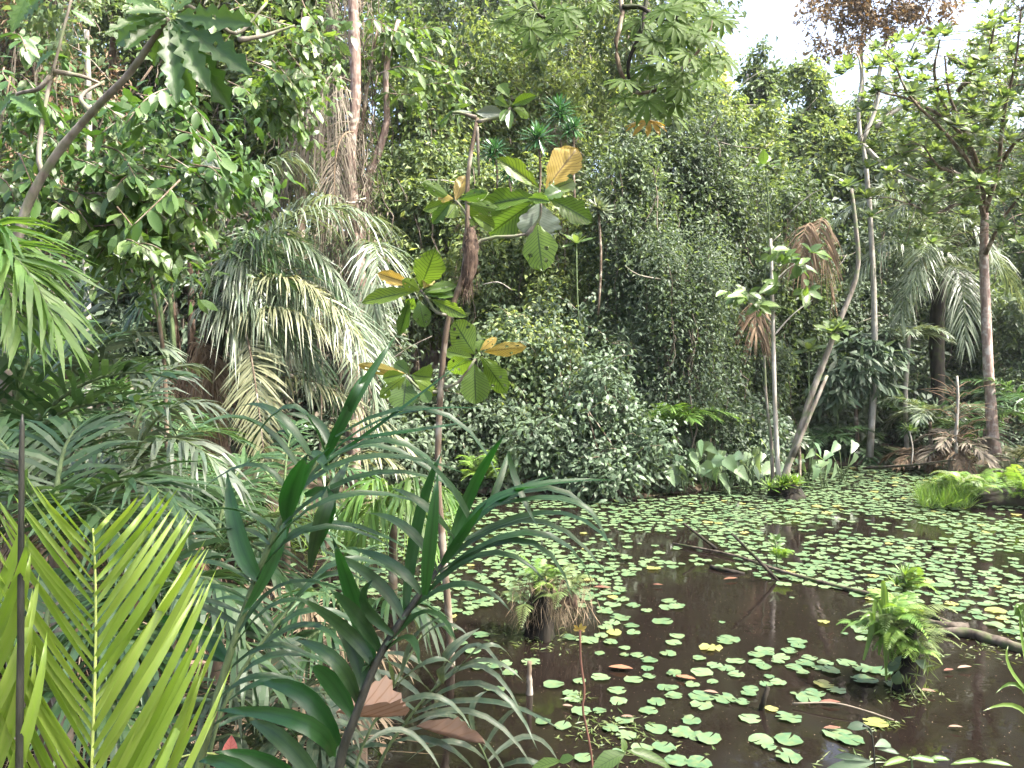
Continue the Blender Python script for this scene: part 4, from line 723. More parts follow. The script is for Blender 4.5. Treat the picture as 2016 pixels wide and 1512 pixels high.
for cu, cv, nn_ in [(1470, 580, 12), (1440, 575, 6), (1500, 600, 8), (1548, 500, 9), (1575, 520, 9), (1520, 500, 6), (1590, 570, 7), (1530, 560, 7), (1600, 500, 5), (1512, 325, 7)]:
    for i in range(nn_):
        a = U(0, 6.28); l = U(22, 42); px_leaf(root, 'fresh', (cu+U(-10, 10), cv+U(-8, 8)), (cu+math.cos(a)*l*1.1, cv+math.sin(a)*l*.7), l*.5, 12.9+U(-.3, .3), U(-.3, .2), (U(-.4, .4), -.7, U(.2, 1)))
tuft = thing('bromeliad_tuft', 'dark mound with grassy tuft at the foot of the leaning trunk', 'plant', ground(1545, 975))
def mound(root, u, v, w, h, mat='bark_dark', name='mound', wob=.16, base=None):
    g = ground(u, v); d = (g-CAM).dot(_fw); mb = MB(); r = px(w/2, d); H = px(h, d)
    q = [g+Vector((U(-.05, .05)*r, 0, -.15))]+[g+Vector((U(-.1, .1)*r, U(-.1, .1)*r, H*t)) for t in (0, .25, .5, .75, 1.)]
    mb.tube(q, [r*a for a in (1.05, 1., .95, .85, .75, .35)], 11, 0, wob=wob); return mb.build(name, [M[mat]], root), g, d
mound(tuft, 1545, 978, 70, 26)
for i in range(7): rosette(tuft, 'b', 1545+U(-32, 32), 962+U(-14, 8), 12.8, U(26, 42))
# palmate branch overhead
root = thing('palmate_tree', 'overhanging branch with palmate umbrella leaves at the top centre', 'tree', P(1250, -120, 6.2))
for q in [[(1240, -120, 6.2), (1222, -20, 6.1), (1225, 30, 6), (1212, 90, 6), (1225, 150, 6), (1250, 182, 6), (1290, 178, 5.9), (1325, 158, 5.9), (1348, 128, 5.9), (1392, 80, 5.9), (1402, 30, 5.9)], [(1280, -110, 6.2), (1275, -20, 6.1), (1262, 60, 6), (1238, 120, 6), (1242, 165, 6), (1268, 184, 6)], [(1225, 14, 6), (1262, 15, 6), (1300, 40, 5.9), (1332, 36, 5.9)], [(1100, -100, 6.2), (1052, -20, 6.1), (1058, 25, 6), (1080, 38, 6)]]:
    mb = MB(); mb.tube(spline(pxs(q), 22), np.linspace(.022, .009, 22), 7, 0, wob=.05); mb.build('branch', [M['bark_dark'] if q[0][0] != 1240 else M['bark_brown']], root)
PM = [palmate_mesh('palmate_leaf', M['cecropia'], n, s, dr) for n, s, dr in ((11, 1, .15), (10, 2, .3), (11, 3, .45), (9, 4, .25))]; PMO = palmate_mesh('palmate_leaf', M['orange_leaf'], 10, 5, .4)
cz = [(1065, 85, 40), (1110, 165, 44), (1030, 60, 38), (1200, 130, 36), (1145, 262, 34), (1285, 200, 44), (1400, 60, 42), (1300, 60, 40), (1220, 50, 34), (1270, 100, 38), (1000, 190, 34), (1490, 20, 32), (960, 130, 34), (1330, 110, 36), (1740, 120, 42), (1815, 240, 46), (1870, 60, 44), (1920, 150, 42), (1960, 230, 40), (1790, 385, 46), (1640, 460, 42), (1900, 440, 44), (1960, 500, 40), (1640, 560, 40), (1660, 620, 38), (1770, 580, 42), (1890, 570, 40), (1895, 645, 46), (2000, 330, 40), (1985, 40, 40), (1850, 340, 38), (1720, 500, 36)]
cz = [(660+x/2.88, y/2.88, r*.92, 0) for x, y, r in cz]+[(1316+x/2.88, y/2.88, r, 0) for x, y, r in [(70, 230, 40), (205, 205, 42), (110, 310, 36), (240, 100, 42), (300, 330, 40), (85, 420, 40), (75, 520, 40), (215, 460, 36), (240, 370, 36), (40, 600, 42), (30, 40, 40), (150, 180, 38), (50, 120, 38), (310, 120, 34), (180, 20, 40), (100, -20, 40), (10, 420, 38)]]+[(660+1782/2.88, 690/2.88, 40, 1), (1090, -25, 40, 0), (1150, -20, 40, 0), (1020, -10, 38, 0)]
hubs = [(1060, 25), (1080, 38), (1225, 30), (1212, 90), (1250, 182), (1290, 178), (1325, 158), (1348, 128), (1392, 80), (1402, 30), (1332, 36), (1262, 60), (1238, 120)]
st = MB()
for u, v, r, o in cz:
    d = 5.9+U(-.45, .35); tl = Vector((U(-.5, .5), U(-1.5, -.5), .9)); yd = Vector((U(-1, 1), U(-.6, .2), U(-1, .3)))
    yd = (yd-tl*(yd.dot(tl)/tl.length_squared)); piece('palmate_leaf', PMO if o else RR.choice(PM), root, frame_mat(P(u, v, d), yd, tl, px(r*1.2, d), px(r*1.2, d)))
    h = min(hubs, key=lambda q: (q[0]-u)**2+(q[1]-v)**2)
    if True:
        a, b = P(h[0], h[1], 5.95), P(u, v, d); st.tube(spline([a, (a+b)/2+Vector((0, 0, .05)), b], 5), .0045, 4, 0)
st.build('leaf_stalks', [M['stem_green']], root, kind='stuff')

# rosette tree on the right, pink bark
root = thing('pink_bark_tree', 'tall pinkish barked tree on the right with rosettes of leaves spread over the sky', 'tree', P(1958, 900, 15.6))
tr = [(1962, 925, 15.6), (1955, 860, 15.6), (1948, 760, 15.6), (1942, 640, 15.6), (1937, 520, 15.6), (1938, 420, 15.5)]
mb = MB(); mb.tube(spline(pxs(tr), 18), np.linspace(.125, .07, 18), 9, 0, wob=.05); mb.build('trunk', [M['bark_rosy']], root)
ends = []
for q in [[(1938, 420), (1930, 340), (1900, 260), (1870, 190), (1860, 110)], [(1938, 430), (1925, 380), (1915, 330), (1850, 250), (1790, 190), (1760, 120)], [(1938, 420), (1965, 330), (1975, 230), (2000, 120), (2010, 20)], [(1940, 500), (1975, 430), (2030, 360)], [(1925, 330), (1880, 250), (1800, 200), (1730, 180)], [(1938, 400), (1890, 400), (1840, 420), (1790, 400)], [(1965, 330), (2000, 280), (2040, 260)], [(1905, 260), (1870, 230), (1840, 150), (1850, 80)], [(1930, 370), (1880, 340), (1850, 330), (1820, 290)], [(1885, 180), (1940, 120), (1960, 40)]]:
    mb = MB(); c = spline(pxs([(x, y, 15.5-i*.5) for i, (x, y) in enumerate(q)]), 12); mb.tube(c, np.linspace(.05, .014, 12), 6, 0, wob=.06); mb.build('branch', [M['bark_brown']], root); ends += list(c[4:])
tw = MB()
for i in range(285):
    for _ in range(9):
        e = Vector(RR.choice(ends)); c = e+Vector((RR.gauss(0, .7), RR.gauss(0, .6), RR.gauss(-.05, .5))); q_ = c-CAM; u_, v_ = CU+q_.x/q_.dot(_fw)*FPX, CV-q_.dot(_up)/q_.dot(_fw)*FPX
        if not (v_ < 55 and u_ < 1900) and u_ > 1668+max(0, 150-v_)*.3: break
    e = Vector(min(ends, key=lambda z_: (z_[0]-c.x)**2+(z_[1]-c.y)**2+(z_[2]-c.z)**2)); tw.tube([e, (e+c)/2+Vector((0, 0, .06)), c], .007, 4, 0); t = (U(-.6, .6), U(-1.2, -.1), 1); r = U(.16, .32)
    piece('leaf_rosette', RM[RR.choice('yg')], root, frame_mat(c, Vector((U(-1, 1), U(-1, 1), 0)).cross(Vector(t)), t, r, r))
tw.build('twigs', [M['bark_brown']], root, kind='stuff')
root = thing('white_branch_tree', 'whitish branching tree with leaf rosettes against the gap of sky', 'tree', P(1700, 870, 17.2))
ends = []
for nm, q in [('trunk', [(1712, 900), (1722, 700), (1716, 480), (1705, 330), (1696, 270)]), ('branch', [(1696, 290), (1690, 220), (1696, 150), (1690, 110)]), ('branch', [(1698, 280), (1728, 200), (1730, 140), (1750, 80)]), ('branch', [(1700, 285), (1730, 315), (1765, 335), (1815, 358)]), ('branch', [(1725, 250), (1760, 220), (1800, 205), (1795, 240)])]:
    mb = MB(); c = spline(pxs(q, 17), 14); mb.tube(c, np.linspace(.075 if nm == 'trunk' else .05, .04 if nm == 'trunk' else .02, 14), 7, 0, wob=.05); mb.build(nm, [M['bark_pale']], root); ends += list(c[9:]) if nm == 'branch' else []
for i in range(34):
    c = Vector(RR.choice(ends))+Vector((RR.gauss(0, .35), RR.gauss(0, .4), RR.gauss(.1, .3))); t = (U(-.6, .6), U(-.9, .2), 1); r = U(.22, .36)
    piece('leaf_rosette', RM['y'], root, frame_mat(c, Vector((U(-1, 1), U(-1, 1), 0)).cross(Vector(t)), t, r, r))
for i, (lb, u, v, vb, r, k, d) in enumerate([('dark strap leaved rosette in the middle of the three above the sapling', 1060, 270, 420, 50, 'd', 15.2), ('left strap leaved rosette close beside the sapling trunk', 975, 295, 430, 40, 'd', 15.4), ('small strap leaved rosette tucked under the left one', 1000, 335, 440, 36, 'd', 15.1), ('highest strap leaved rosette with dry roots beneath it', 1102, 215, 400, 48, 'd', 15.6), ('strap leaved rosette lowest right of the highest one', 1130, 252, 410, 38, 'd', 15.3), ('whitish strap leaved rosette right of the big sapling leaves', 1178, 410, 620, 42, 'w', 14.6), ('yellow green rosette hanging below the whitish one', 1135, 480, 640, 38, 'y', 14.4), ('bright rosette on a stem behind the leaning trunk', 1592, 690, 900, 40, 'y', 15.5), ('sprouting rosette on a thin pale stem in the inlet', 1790, 848, 918, 22, 'b', 15.4), ('pale rosette low at the foot of the leaning trunk', 1572, 862, 950, 30, 'w', 13.2), ('leafy rosette on a thin stalk in front of the vine mass', 1507, 325, 560, 34, 'y', 15)]):
    r_ = thing('rosette_plant', lb, 'plant', P(u, vb, d), 'rosette plants'); mb = MB(); mb.tube(spline(pxs([(u+U(-6, 6), vb, d), (u+U(-8, 8), (v+vb)/2, d), (u, v, d)]), 6), .025 if k in 'dw' else .013, 6); mb.build('stem', [M['bark_pale'] if k == 'b' else M['bark_brown'] if k in 'dw' else M['stem_green']], r_)
    for j in range(2 if k in 'dw' else 1): rosette(r_, k, u+j*U(-12, 12), v+j*U(5, 16), d, r*(1-.15*j), (U(-.2, .2), -.45, 1))
    if i == 3: mb = MB(); strands(mb, [P(1100+U(-22, 22), 240+U(0, 20), d-.1) for _ in range(26)], [U(.3, .7) for _ in range(26)], .006); mb.build('dry_roots', [M['dead_grey']], r_, kind='stuff')
# dead bare tree beside the inlet
r_ = thing('bare_tree', 'small dead tree with bare spreading twigs near the right fern mound', 'tree', ground(1884, 925)); mb = MB(); mb.tube(spline(pxs([(1884, 930, 15.4), (1882, 860, 15.4), (1886, 790, 15.4), (1884, 740, 15.4)]), 8), np.linspace(.045, .02, 8), 7); mb.build('trunk', [M['bark_pale']], r_)
mb = MB()
for i in range(46):
    v = U(760, 880); a = U(0, 6.28); l = U(.25, .9); p0 = P(1884, v, 15.4); dv = Vector((math.cos(a), math.sin(a)*.7, U(.0, .7)))*l; mb.tube(spline([p0, p0+dv*.5+Vector((0, 0, .06)), p0+dv+Vector((0, 0, -U(0, .15)))], 5), np.linspace(.009, .003, 5), 4)
mb.build('twigs', [M['dead']], r_, kind='stuff')
# taro plants along the far shore
tl = ['broad leaved taro plant at the left end of the shore row', 'taro plant with big pale leaves under the fresh palm', 'taro plant with a tall upright leaf among the shore row', 'taro plant leaning over the far lily pads', 'taro plant with pale folded leaves left of the upright trunk', 'taro plant just left of the grassy tuft', 'taro plant behind the leaning trunk foot', 'small taro plant right of the grassy tuft', 'taro plant at the dark inlet mouth']
for i, (u, v, d, n) in enumerate([(1300, 935, 13.3, 7), (1345, 925, 13.4, 8), (1390, 930, 13.4, 9), (1430, 945, 13.2, 8), (1470, 935, 13.3, 9), (1500, 925, 13.6, 7), (1590, 925, 14, 7), (1620, 940, 13.8, 5), (1660, 930, 14.5, 5)]):
    b = P(u, v+10, d); b.z = 0; r_ = thing('taro_plant', tl[i], 'plant', b, 'taro plants on the far shore')
    for j in range(n):
        uu, vv = u+U(-34, 34), v-U(5, 62); p = P(uu, vv, d+U(-.4, .4)); mb = MB(); mb.tube(spline([b+Vector((U(-.1, .1), U(-.1, .1), -.05)), (b+p)/2+Vector((0, 0, .06)), p], 6), .008, 5); s = mb.build('stalk', [M['stem_green']], r_)
        l = px(U(22, 46), d); Y = Vector((U(-.9, .9), U(-.7, .1), -U(.2, 1))); piece('leaf_blade', RR.choice(LM['taro']), r_, frame_mat(p, Y, (U(-.9, .9), U(-1.2, .3), U(.2, 1.2)), l*U(.6, .85), l))
# ------------------------------------------------------------------ lily pads
def pad_mesh(n, mat, seed, curl=.09, teeth=.045):
    r = random.Random(seed); V = [(0, 0, .012)]; A = [(0, 0, 0)]; k = n
    for ring, rad in ((0, .3), (1, .5)):
        for i in range(k):
            a = .10+(2*math.pi-.20)*i/(k-1); w = rad*(1+(teeth*(1 if i % 2 else -1) if ring else 0)+r.uniform(-.05, .03))
            z = .004+(curl*r.uniform(-.3, 1) if ring else 0)*.3+.03*math.sin((2+seed % 3)*a+seed)*ring
            V.append((math.cos(a)*w, math.sin(a)*w, z)); A.append((math.cos(a), math.sin(a), 0))
    F = [(0, 1+i, 2+i) for i in range(k-1)]
    bite = set(r.sample(range(1, k-2), (0, 0, 1, 0, 2, 0, 1, 3, 0, 1)[seed % 10]))
    for i in range(k-1):
        if i not in bite: F += [(1+i, 1+k+i, 2+k+i), (1+i, 2+k+i, 2+i)]
    return np.array(V), np.array(F), np.array(A)
PADS = [pad_mesh(17, None, s) for s in range(10)]
PADM = [[mesh('lily_pad', V, F, A, M[mt], None, np.ones(len(F), bool)) for V, F, A in PADS] for mt in ('pad', 'pad_yellow')]
Z2 = [(830,910,100),(815,940,95),(905,937,95),(965,915,85),(990,968,95),(1110,912,115),(1240,1040,120),(870,1065,60),(925,1068,80),(1335,1090,100),(1345,1120,100),(1385,1022,80),(1505,1000,110),(1595,1070,110),(1605,1130,110),(1690,1010,110),(1770,945,80),(1780,995,80),(1885,865,95),(1780,900,100),(1710,870,80),(1640,870,60),(1560,800,90),(1640,830,70),(1570,690,100),(1680,705,90),(1690,740,90),(1580,745,100),(1920,975,95),(1870,1055,95),(1820,1140,110),(1775,1185,110),(1915,1100,100),(1395,1190,120),(1640,1245,110),(1820,1285,130),(1560,1290,100),(1650,1330,120),(1950,1315,120),(1740,1400,130),(1860,1395,130),(1410,1455,110),(1930,1470,130),(1690,590,90),(1765,620,70),(1890,565,90),(1880,598,90),(1930,600,90),(1855,680,120),(710,800,90),(830,760,100),(1500,1190,80),(1290,1270,110),(1180,1250,90),(1600,1420,90),(780,850,100),(1430,790,130),(1330,770,100),(1500,860,60)]
Z3 = [(500,870,100),(545,842,110),(340,778,130),(320,795,95),(175,890,75),(240,830,140),(260,930,90),(380,905,110),(385,980,100),(330,945,100),(35,970,80),(190,968,130),(250,1020,70),(135,1035,90),(25,1055,70),(35,1095,90),(320,1118,140),(190,1110,150),(190,1155,140),(420,1140,90),(465,1060,90),(455,1090,90),(555,1035,80),(620,1027,95),(570,990,60),(710,937,95),(760,970,80),(775,920,110),(890,920,100),(920,960,110),(850,945,80),(730,795,110),(735,820,90),(685,850,95),(640,880,100),(800,890,90),(1010,913,110),(1100,950,120),(1200,962,150),(1110,1010,150),(1275,1035,110),(880,1040,120),(950,1070,110),(790,1115,150),(830,1090,120),(710,1085,40),(460,1230,125),(130,1238,115),(680,1225,150),(585,1175,80),(525,1350,150),(680,1350,160),(960,1320,170),(1030,1350,160),(680,1450,160),(80,1310,140),(230,1345,150),(170,1330,120),(50,1470,130),(175,1480,150),(20,1400,60),(1175,1255,140),(1110,740,110),(1100,778,85),(1080,712,100),(1000,750,40),(560,860,80),(60,590,70),(20,570,50),(50,760,90),(30,800,100),(20,865,50),(620,910,80),(500,910,90),(570,1395,90),(540,935,100),(1690,660,50),(880,685,70),(305,683,40),(700,545,30)]
pads = []
for x, y, w in Z2: pads.append((660+x/2.88, 987+y/2.88, w/2.88, 1))
for x, y, w in Z3: pads.append((1316+x/2.88, 987+y/2.88, w/2.88, 1))
YEL = {(1316+1175/2.88), (660+1580/2.88), (1316+585/2.88), (1316+880/2.88), (1316+240/2.88)}
def inpoly(u, v, p):
    c = False
    for i in range(len(p)):
        x1, y1 = p[i]; x2, y2 = p[(i+1) % len(p)]
        if (y1 > v) != (y2 > v) and u < (x2-x1)*(v-y1)/(y2-y1)+x1: c = not c
    return c
DARK = [[(1225, 1140), (1300, 1118), (1400, 1112), (1470, 1130), (1540, 1152), (1640, 1165), (1705, 1185), (1695, 1262), (1225, 1262)], [(1540, 1045), (1600, 1048), (1585, 1075), (1560, 1120), (1535, 1115)], [(1700, 1185), (1860, 1190), (2100, 1300), (1700, 1300)], [(960, 1190), (1165, 1200), (1165, 1300), (940, 1300)], [(1320, 1030), (1400, 1060), (1460, 1110), (1400, 1112), (1330, 1070)], [(0, 900), (540, 900), (560, 1300), (0, 1300)]]
cell = {}; out_ = []
def ok(x, y, r):
    cx, cy = int(x/.3), int(y/.3)
    for i in range(cx-1, cx+2):
        for j in range(cy-1, cy+2):
            for (a, b, q) in cell.get((i, j), ()):
                if (a-x)**2+(b-y)**2 < ((q+r)*.86)**2: return False
    cell.setdefault((cx, cy), []).append((x, y, r)); return True
final = []
for u, v, w, k in pads:
    g = ground(u, v, .008); d = (g-CAM).dot(_fw); r = px(w, d)*.5; ok(g.x, g.y, r); cell.setdefault((int(g.x/.3), int(g.y/.3)), []).append((g.x, g.y, r)); final.append((g.x, g.y, r, d, u in YEL, u, v))
for i in range(90000):
    y = U(5.0, 17.2); x = U(-4.6, 14); d = y
    if pond_dist(np.array([x]), np.array([y]))[0] > -.15: continue
    q = Vector((x, y, 0))-CAM; dd = q.dot(_fw); u = CU+q.x/dd*FPX; v = CV-q.dot(_up)/dd*FPX
    if u > 2250 or u < 300 or v > 1262: continue
    if any(inpoly(u, v, p) for p in DARK): continue
    nz = math.sin(x*1.7+y*.9)+math.sin(x*.6-y*2.3+1)+math.sin(x*3.1+y*1.1+2)*.7
    if v > 1000 and nz < -.75 and RR.random() < .93: continue
    if RR.random() < .15+.3*(nz < .0): continue
    if u < 1000 and RR.random() < .5: continue
    if v < 940 and RR.random() < .4: continue
    r = U(.042, .085) if y > 7 else U(.05, .095)
    if RR.random() < .15: r *= .65
    if ok(x, y, r): final.append((x, y, r, dd, RR.random() < .03, u, v))
final.sort(key=lambda t: t[3]-1.0*(0 if 0 < t[5] < 2016 and t[6] < 1512 else -50))
ind, rest = final[:300], final[300:]
def pad_label(x, y, r, d, yel, u, v, i):
    if yel: return None
    if v > 1440: return 'large scalloped lily pad in the nearest row on the dark water', 'lily pads in the nearest row'
    if u < 1090 and v > 1270: return 'green lily pad in the loose patch below the fibrous stump', 'lily pads below the fibrous stump'
    if u > 1640 and v > 1280: return 'broad pale lily pad floating beside the ferny stump', 'lily pads beside the ferny stump'
    if v > 1270: return 'round notched lily pad in the open cluster left of the ferny stump', 'lily pads left of the ferny stump'
    if u < 1160: return 'bright lily pad around the fibrous stump and sapling trunk', 'lily pads round the sapling'
    return 'small round lily pad in the dense field beyond the open dark water', 'lily pads in the dense field'
MARKS = [('the dark standing peg', 1503, 1385), ('the fibrous stump', 1062, 1252), ('the ferny stump', 1788, 1358), ('the thin red stem', 1166, 1480), ('the sapling trunk', 887, 1300), ('the foot of the slanting stick', 1532, 1146), ('the purple leaved seedling', 1718, 1480), ('the short floating stick', 1433, 1124), ('the curved floating twig', 1660, 1390), ('the bright bottom seedling', 1215, 1500), ('the seedling on the long branch', 1530, 1118), ('the mossy log at the right', 1960, 1262), ('the reddish fallen leaf', 1222, 1312), ('the brown red fallen leaf', 1350, 1330)]
ORD = ['closest', 'second closest', 'third closest', 'fourth closest', 'fifth closest', 'sixth closest', 'seventh closest', 'eighth closest', 'ninth closest', 'tenth closest']
UL = {}
srt = []
for nm_, mu_, mv_ in MARKS:
    g_ = ground(mu_, mv_); srt.append((nm_, sorted(range(len(final)), key=lambda k: (final[k][0]-g_.x)**2+(final[k][1]-g_.y)**2)[:10]))
for rk in range(10):
    for nm_, s_ in srt:
        k = s_[rk]
        if k < 300 and k not in UL:
            t = final[k]; UL[k] = '%s %s lily pad %s to %s' % ('large' if t[2] > .09 else 'small' if t[2] < .06 else 'round', 'yellowing' if t[4] else 'green', ORD[rk], nm_)
for i, t in enumerate(ind):
    x, y, r, d, yel, u, v = t; lb = pad_label(*t, i)
    if i in UL: lb = (UL[i], lb[1] if lb else 'yellowing lily pads')
    if lb is None: lb = ('yellowing lily pad with brown blotches among green ones', 'yellowing lily pads')
    o = link('lily_pad', PADM[1 if yel else 0][i % 10], None, lb[0], 'lily pad', lb[1]); o.location = (x, y, .006+.002*(i % 5)); o.rotation_euler = (U(-.03, .03), U(-.03, .03), U(0, 6.28)); s = r*2; o.scale = (s, s*U(.88, 1.), s)
mb = MB()
for i, (x, y, r, d, yel, u, v) in enumerate(rest):
    V, F, A = PADS[i % 10]; a = U(0, 6.28); c, s = math.cos(a), math.sin(a); Vv = V*np.array([2*r, 2*r*U(.9, 1), 2*r]); Vv = np.stack([Vv[:, 0]*c-Vv[:, 1]*s+x, Vv[:, 0]*s+Vv[:, 1]*c+y, Vv[:, 2]+.006+.002*(i % 5)+(U(0, .03) if RR.random() < .12 else 0)], 1); A = A.copy(); A[:, 2] = RR.random(); mb.add(Vv, F, A, 1 if yel else 0, True)
mb.build('lily_pads', [M['pad'], M['pad_yellow']], label='far carpet of small lily pads covering the pond', cat='lily pads', kind='stuff')
# specks, fallen leaves
mb = MB(); n = 4500; xs = NG.uniform(-3, 7, n); ys = NG.uniform(4, 11, n); k = pond_dist(xs, ys) < -.2; xs, ys = xs[k], ys[k]
p = np.stack([xs, ys, np.full(len(xs), .004)], 1); a = NG.uniform(0, 6.28, len(xs)); scatter(mb, p, np.stack([np.cos(a), np.sin(a), a*0], 1), np.tile([0, 0, 1.], (len(xs), 1)), NG.uniform(.003, .011, len(xs)), .006, NG.random(len(xs)))
mb.build('floating_specks', [M['straw']], label='pale specks of litter floating on the dark water', cat='litter', kind='stuff')
fl = [((1045, 1193), 26, 0, 'orange fallen leaf beside the sapling trunk'), ((1222, 1312), 48, 0, 'reddish fallen leaf right of the red stem'), ((1634, 1380), 38, 0, 'dark red fallen leaf between pale pads'), ((1638, 1433), 34, 0, 'red curled leaf on the big pad at the bottom'), ((1350, 1330), 40, 0, 'brown red leaf in the pad cluster left of the ferny stump'), ((1822, 1357), 34, 1, 'tan leaf floating at the foot of the ferny stump'), ((1186, 1155), 36, 0, 'rusty leaf right of the fibrous stump'), ((1295, 1150), 20, 0, 'small red leaf at the edge of the open water'), ((1900, 1315), 30, 1, 'pale leaf on the water right of the ferny stump'), ((1118, 1388), 22, 1, 'pale leaf beside the pair of pads near the red stem'), ((1440, 1140), 30, 0, 'brown leaf near the short floating stick'), ((1870, 1320), 24, 0, 'dull red leaf right of the ferny stump'), ((1400, 1360), 30, 1, 'curled tan leaf among the clustered pads'), ((380, 1310), 60, 1, 'pale dry leaf in the litter behind the yellow frond'), ((300, 1385), 60, 0, 'orange brown leaf in the litter beside the yellow frond'), ((1235, 1410), 26, 1, 'papery leaf between two pads at the bottom'), ((1880, 1430), 26, 1, 'pale petal shaped leaf in the bottom right water')]
for (u, v), w, k, lb in fl:
    g = ground(u, v, .022); d = (g-CAM).dot(_fw); a = U(-.6, .6); o = link('fallen_leaf', LM['red'][k], None, lb, 'fallen leaf', 'fallen leaves on the water'); l = px(w, d); o.matrix_world = frame_mat(g-Vector((l/2, 0, 0)), (math.cos(a), math.sin(a), .03), (0, 0, 1), l*.4, l)

# ------------------------------------------------------------------ stumps, logs, sticks, ferns
def fern_mesh(n=20, seed=0, mat='fern', droop=.5, w=.34):
    r = random.Random(seed); mb = MB(); q = [(0, t, .35*math.sin(t*2.2)-droop*t*t*.9) for t in np.linspace(0, 1, 9)]; mb.tube(q, np.linspace(.008, .003, 9), 4, 0)
    pos = []; Y = []; L = []
    for i in range(n):
        t = .12+.88*i/n; y = t; z = .35*math.sin(t*2.2)-droop*t*t*.9
        for s in (-1, 1): pos.append((0, y, z)); Y.append((s, .35+.5*t, -.25+r.uniform(-.1, .1))); L.append(w*math.sin(math.pi*(.12+.88*t)**.75)**.8*r.uniform(.85, 1.1)+.02)
    pos, Y, L = map(np.array, (pos, Y, L)); scatter(mb, pos, Y, np.tile([0, 0, 1.], (len(pos), 1)), L, .052, np.array([r.random()*.3 for _ in L]), 0, 'T4')
    return mesh('fern_frond', np.concatenate(mb.V), np.concatenate(mb.F), np.concatenate(mb.A), M[mat])
FM = [fern_mesh(20, s, 'fern', dr) for s, dr in enumerate((.3, .5, .75, .6))]; FD = [fern_mesh(18, 9+s, 'fern_dull', dr) for s, dr in enumerate((.4, .7))]
def ferns(root, c, n, l, ms=FM, spread=.08, el=(.0, 1.2), az=None):
    for i in range(n):
        a = U(0, 6.28) if az is None else U(*az); e = U(*el); Y = Vector((math.cos(a), math.sin(a), math.tan(min(e, 1.2))*.7)); p = Vector(c)+Vector((U(-spread, spread), U(-spread, spread), U(-.5, .5)*spread)); L = l*U(.6, 1.15)
        nn = Vector((-math.cos(a)*.5, -math.sin(a)*.5, 1)); piece('fern_frond', RR.choice(ms), root, frame_mat(p, Y, nn, L, L))
# fibrous stump, centre
r_ = thing('fibrous_stump', 'dark rotting stump with dry hanging roots and dull ferns standing in mid pond', 'stump', ground(1062, 1250))
o, g, d = mound(r_, 1062, 1252, 60, 118, wob=.3)
mb = MB(); n = 800; a = NG.uniform(0, 6.28, n); rr = px(34, d)*NG.uniform(.7, 1.7, n); pos = np.array(tuple(g))+np.stack([np.cos(a)*rr+NG.choice([0, px(58, d)], n, p=[.75, .25]), np.sin(a)*rr*.7, px(1, d)*NG.uniform(40, 120, n)], 1)
scatter(mb, pos, NG.normal(0, .45, (n, 3))+np.array([0, 0, -1]), NG.normal(0, 1, (n, 3)), NG.uniform(.06, .22, n), .005, NG.random(n)); mb.build('dry_roots', [M['straw']], r_, kind='stuff')
mb = MB(); mb.tube(spline([g+Vector((px(20, d), 0, px(70, d))), g+Vector((px(60, d), 0, px(75, d))), g+Vector((px(70, d), 0, px(50, d)))], 6), [px(14, d), px(16, d), px(18, d), px(14, d), px(9, d), px(4, d)], 7, wob=.2); mb.build('side_root', [M['fibre']], r_)
ferns(r_, g+Vector((0, 0, px(112, d))), 13, .24, FM+FD, .12, (-.1, 1.0)); ferns(r_, g+Vector((px(40, d), 0, px(95, d))), 16, .24, FD, .12); ferns(r_, g+Vector((-px(30, d), 0, px(70, d))), 9, .24, FD, .06, (-.4, .4))
# ferny stump, right
r_ = thing('ferny_stump', 'dark mossy stump crowned with bright green ferns at the right of the pond', 'stump', ground(1785, 1355))
o, g, d = mound(r_, 1788, 1358, 46, 120, wob=.3); top = g+Vector((-px(18, d), 0, px(135, d)))
ferns(r_, top, 40, .25, FM+FD, .13, (-.1, 1.1)); ferns(r_, g+Vector((-px(50, d), 0, px(110, d))), 24, .2, FM, .12, (-.3, .8)); ferns(r_, g+Vector((px(20, d), 0, px(90, d))), 12, .2, FD, .08, (-.4, .5)); ferns(r_, g+Vector((-px(5, d), -.05, px(95, d))), 9, .2, FM, .08, (-.3, .3), (3.6, 5.8))
mb = MB(); n = 260; a = NG.uniform(0, 6.28, n); rr = px(26, d)*NG.uniform(.6, 1.5, n); pos = np.array(tuple(g))+np.stack([np.cos(a)*rr, np.sin(a)*rr, px(1, d)*NG.uniform(10, 120, n)], 1)
scatter(mb, pos, NG.normal(0, .5, (n, 3))+np.array([0, 0, -1]), NG.normal(0, 1, (n, 3)), NG.uniform(.03, .14, n), NG.uniform(.004, .02, n), NG.random(n)); mb.build('moss_and_roots', [M['fern_dull']], r_, kind='stuff')
for q in [[(1745, 1340), (1740, 1180), (1738, 1145)], [(1730, 1290), (1735, 1200), (1712, 1180)], [(1752, 1300), (1744, 1190), (1744, 1150)], [(1700, 1300), (1718, 1215), (1690, 1225)], [(1760, 1290), (1728, 1180), (1720, 1262)]]: blade(r_, q, 11, d-.05, M['grass'], name='grass_blade')
for q, w in [((1775, 1290), 18), ((1760, 1300), 20), ((1800, 1300), 18), ((1770, 1320), 20)]: px_leaf(r_, 'bushy', q, (q[0]+U(-45, 45), q[1]+U(5, 40)), w, d-.15)
r_ = thing('mossy_shoot', 'leaning mossy stub topped with pale yellow leaves behind the ferny stump', 'stump', ground(1815, 1225))
d = (ground(1815, 1225)-CAM).dot(_fw); mb = MB(); mb.tube(spline(pxs([(1822, 1240, d), (1800, 1195, d), (1775, 1165, d)]), 6), [.06, .055, .05, .05, .045, .03], 8, wob=.14); mb.build('stub', [M['bark_dark']], r_)
for i in range(5): rosette(r_, 'y' if i < 3 else 'b', 1782+U(-18, 22), 1150+U(-16, 14), d, U(22, 36))
ferns(r_, P(1790, 1160, d), 8, .22, FM, .06)
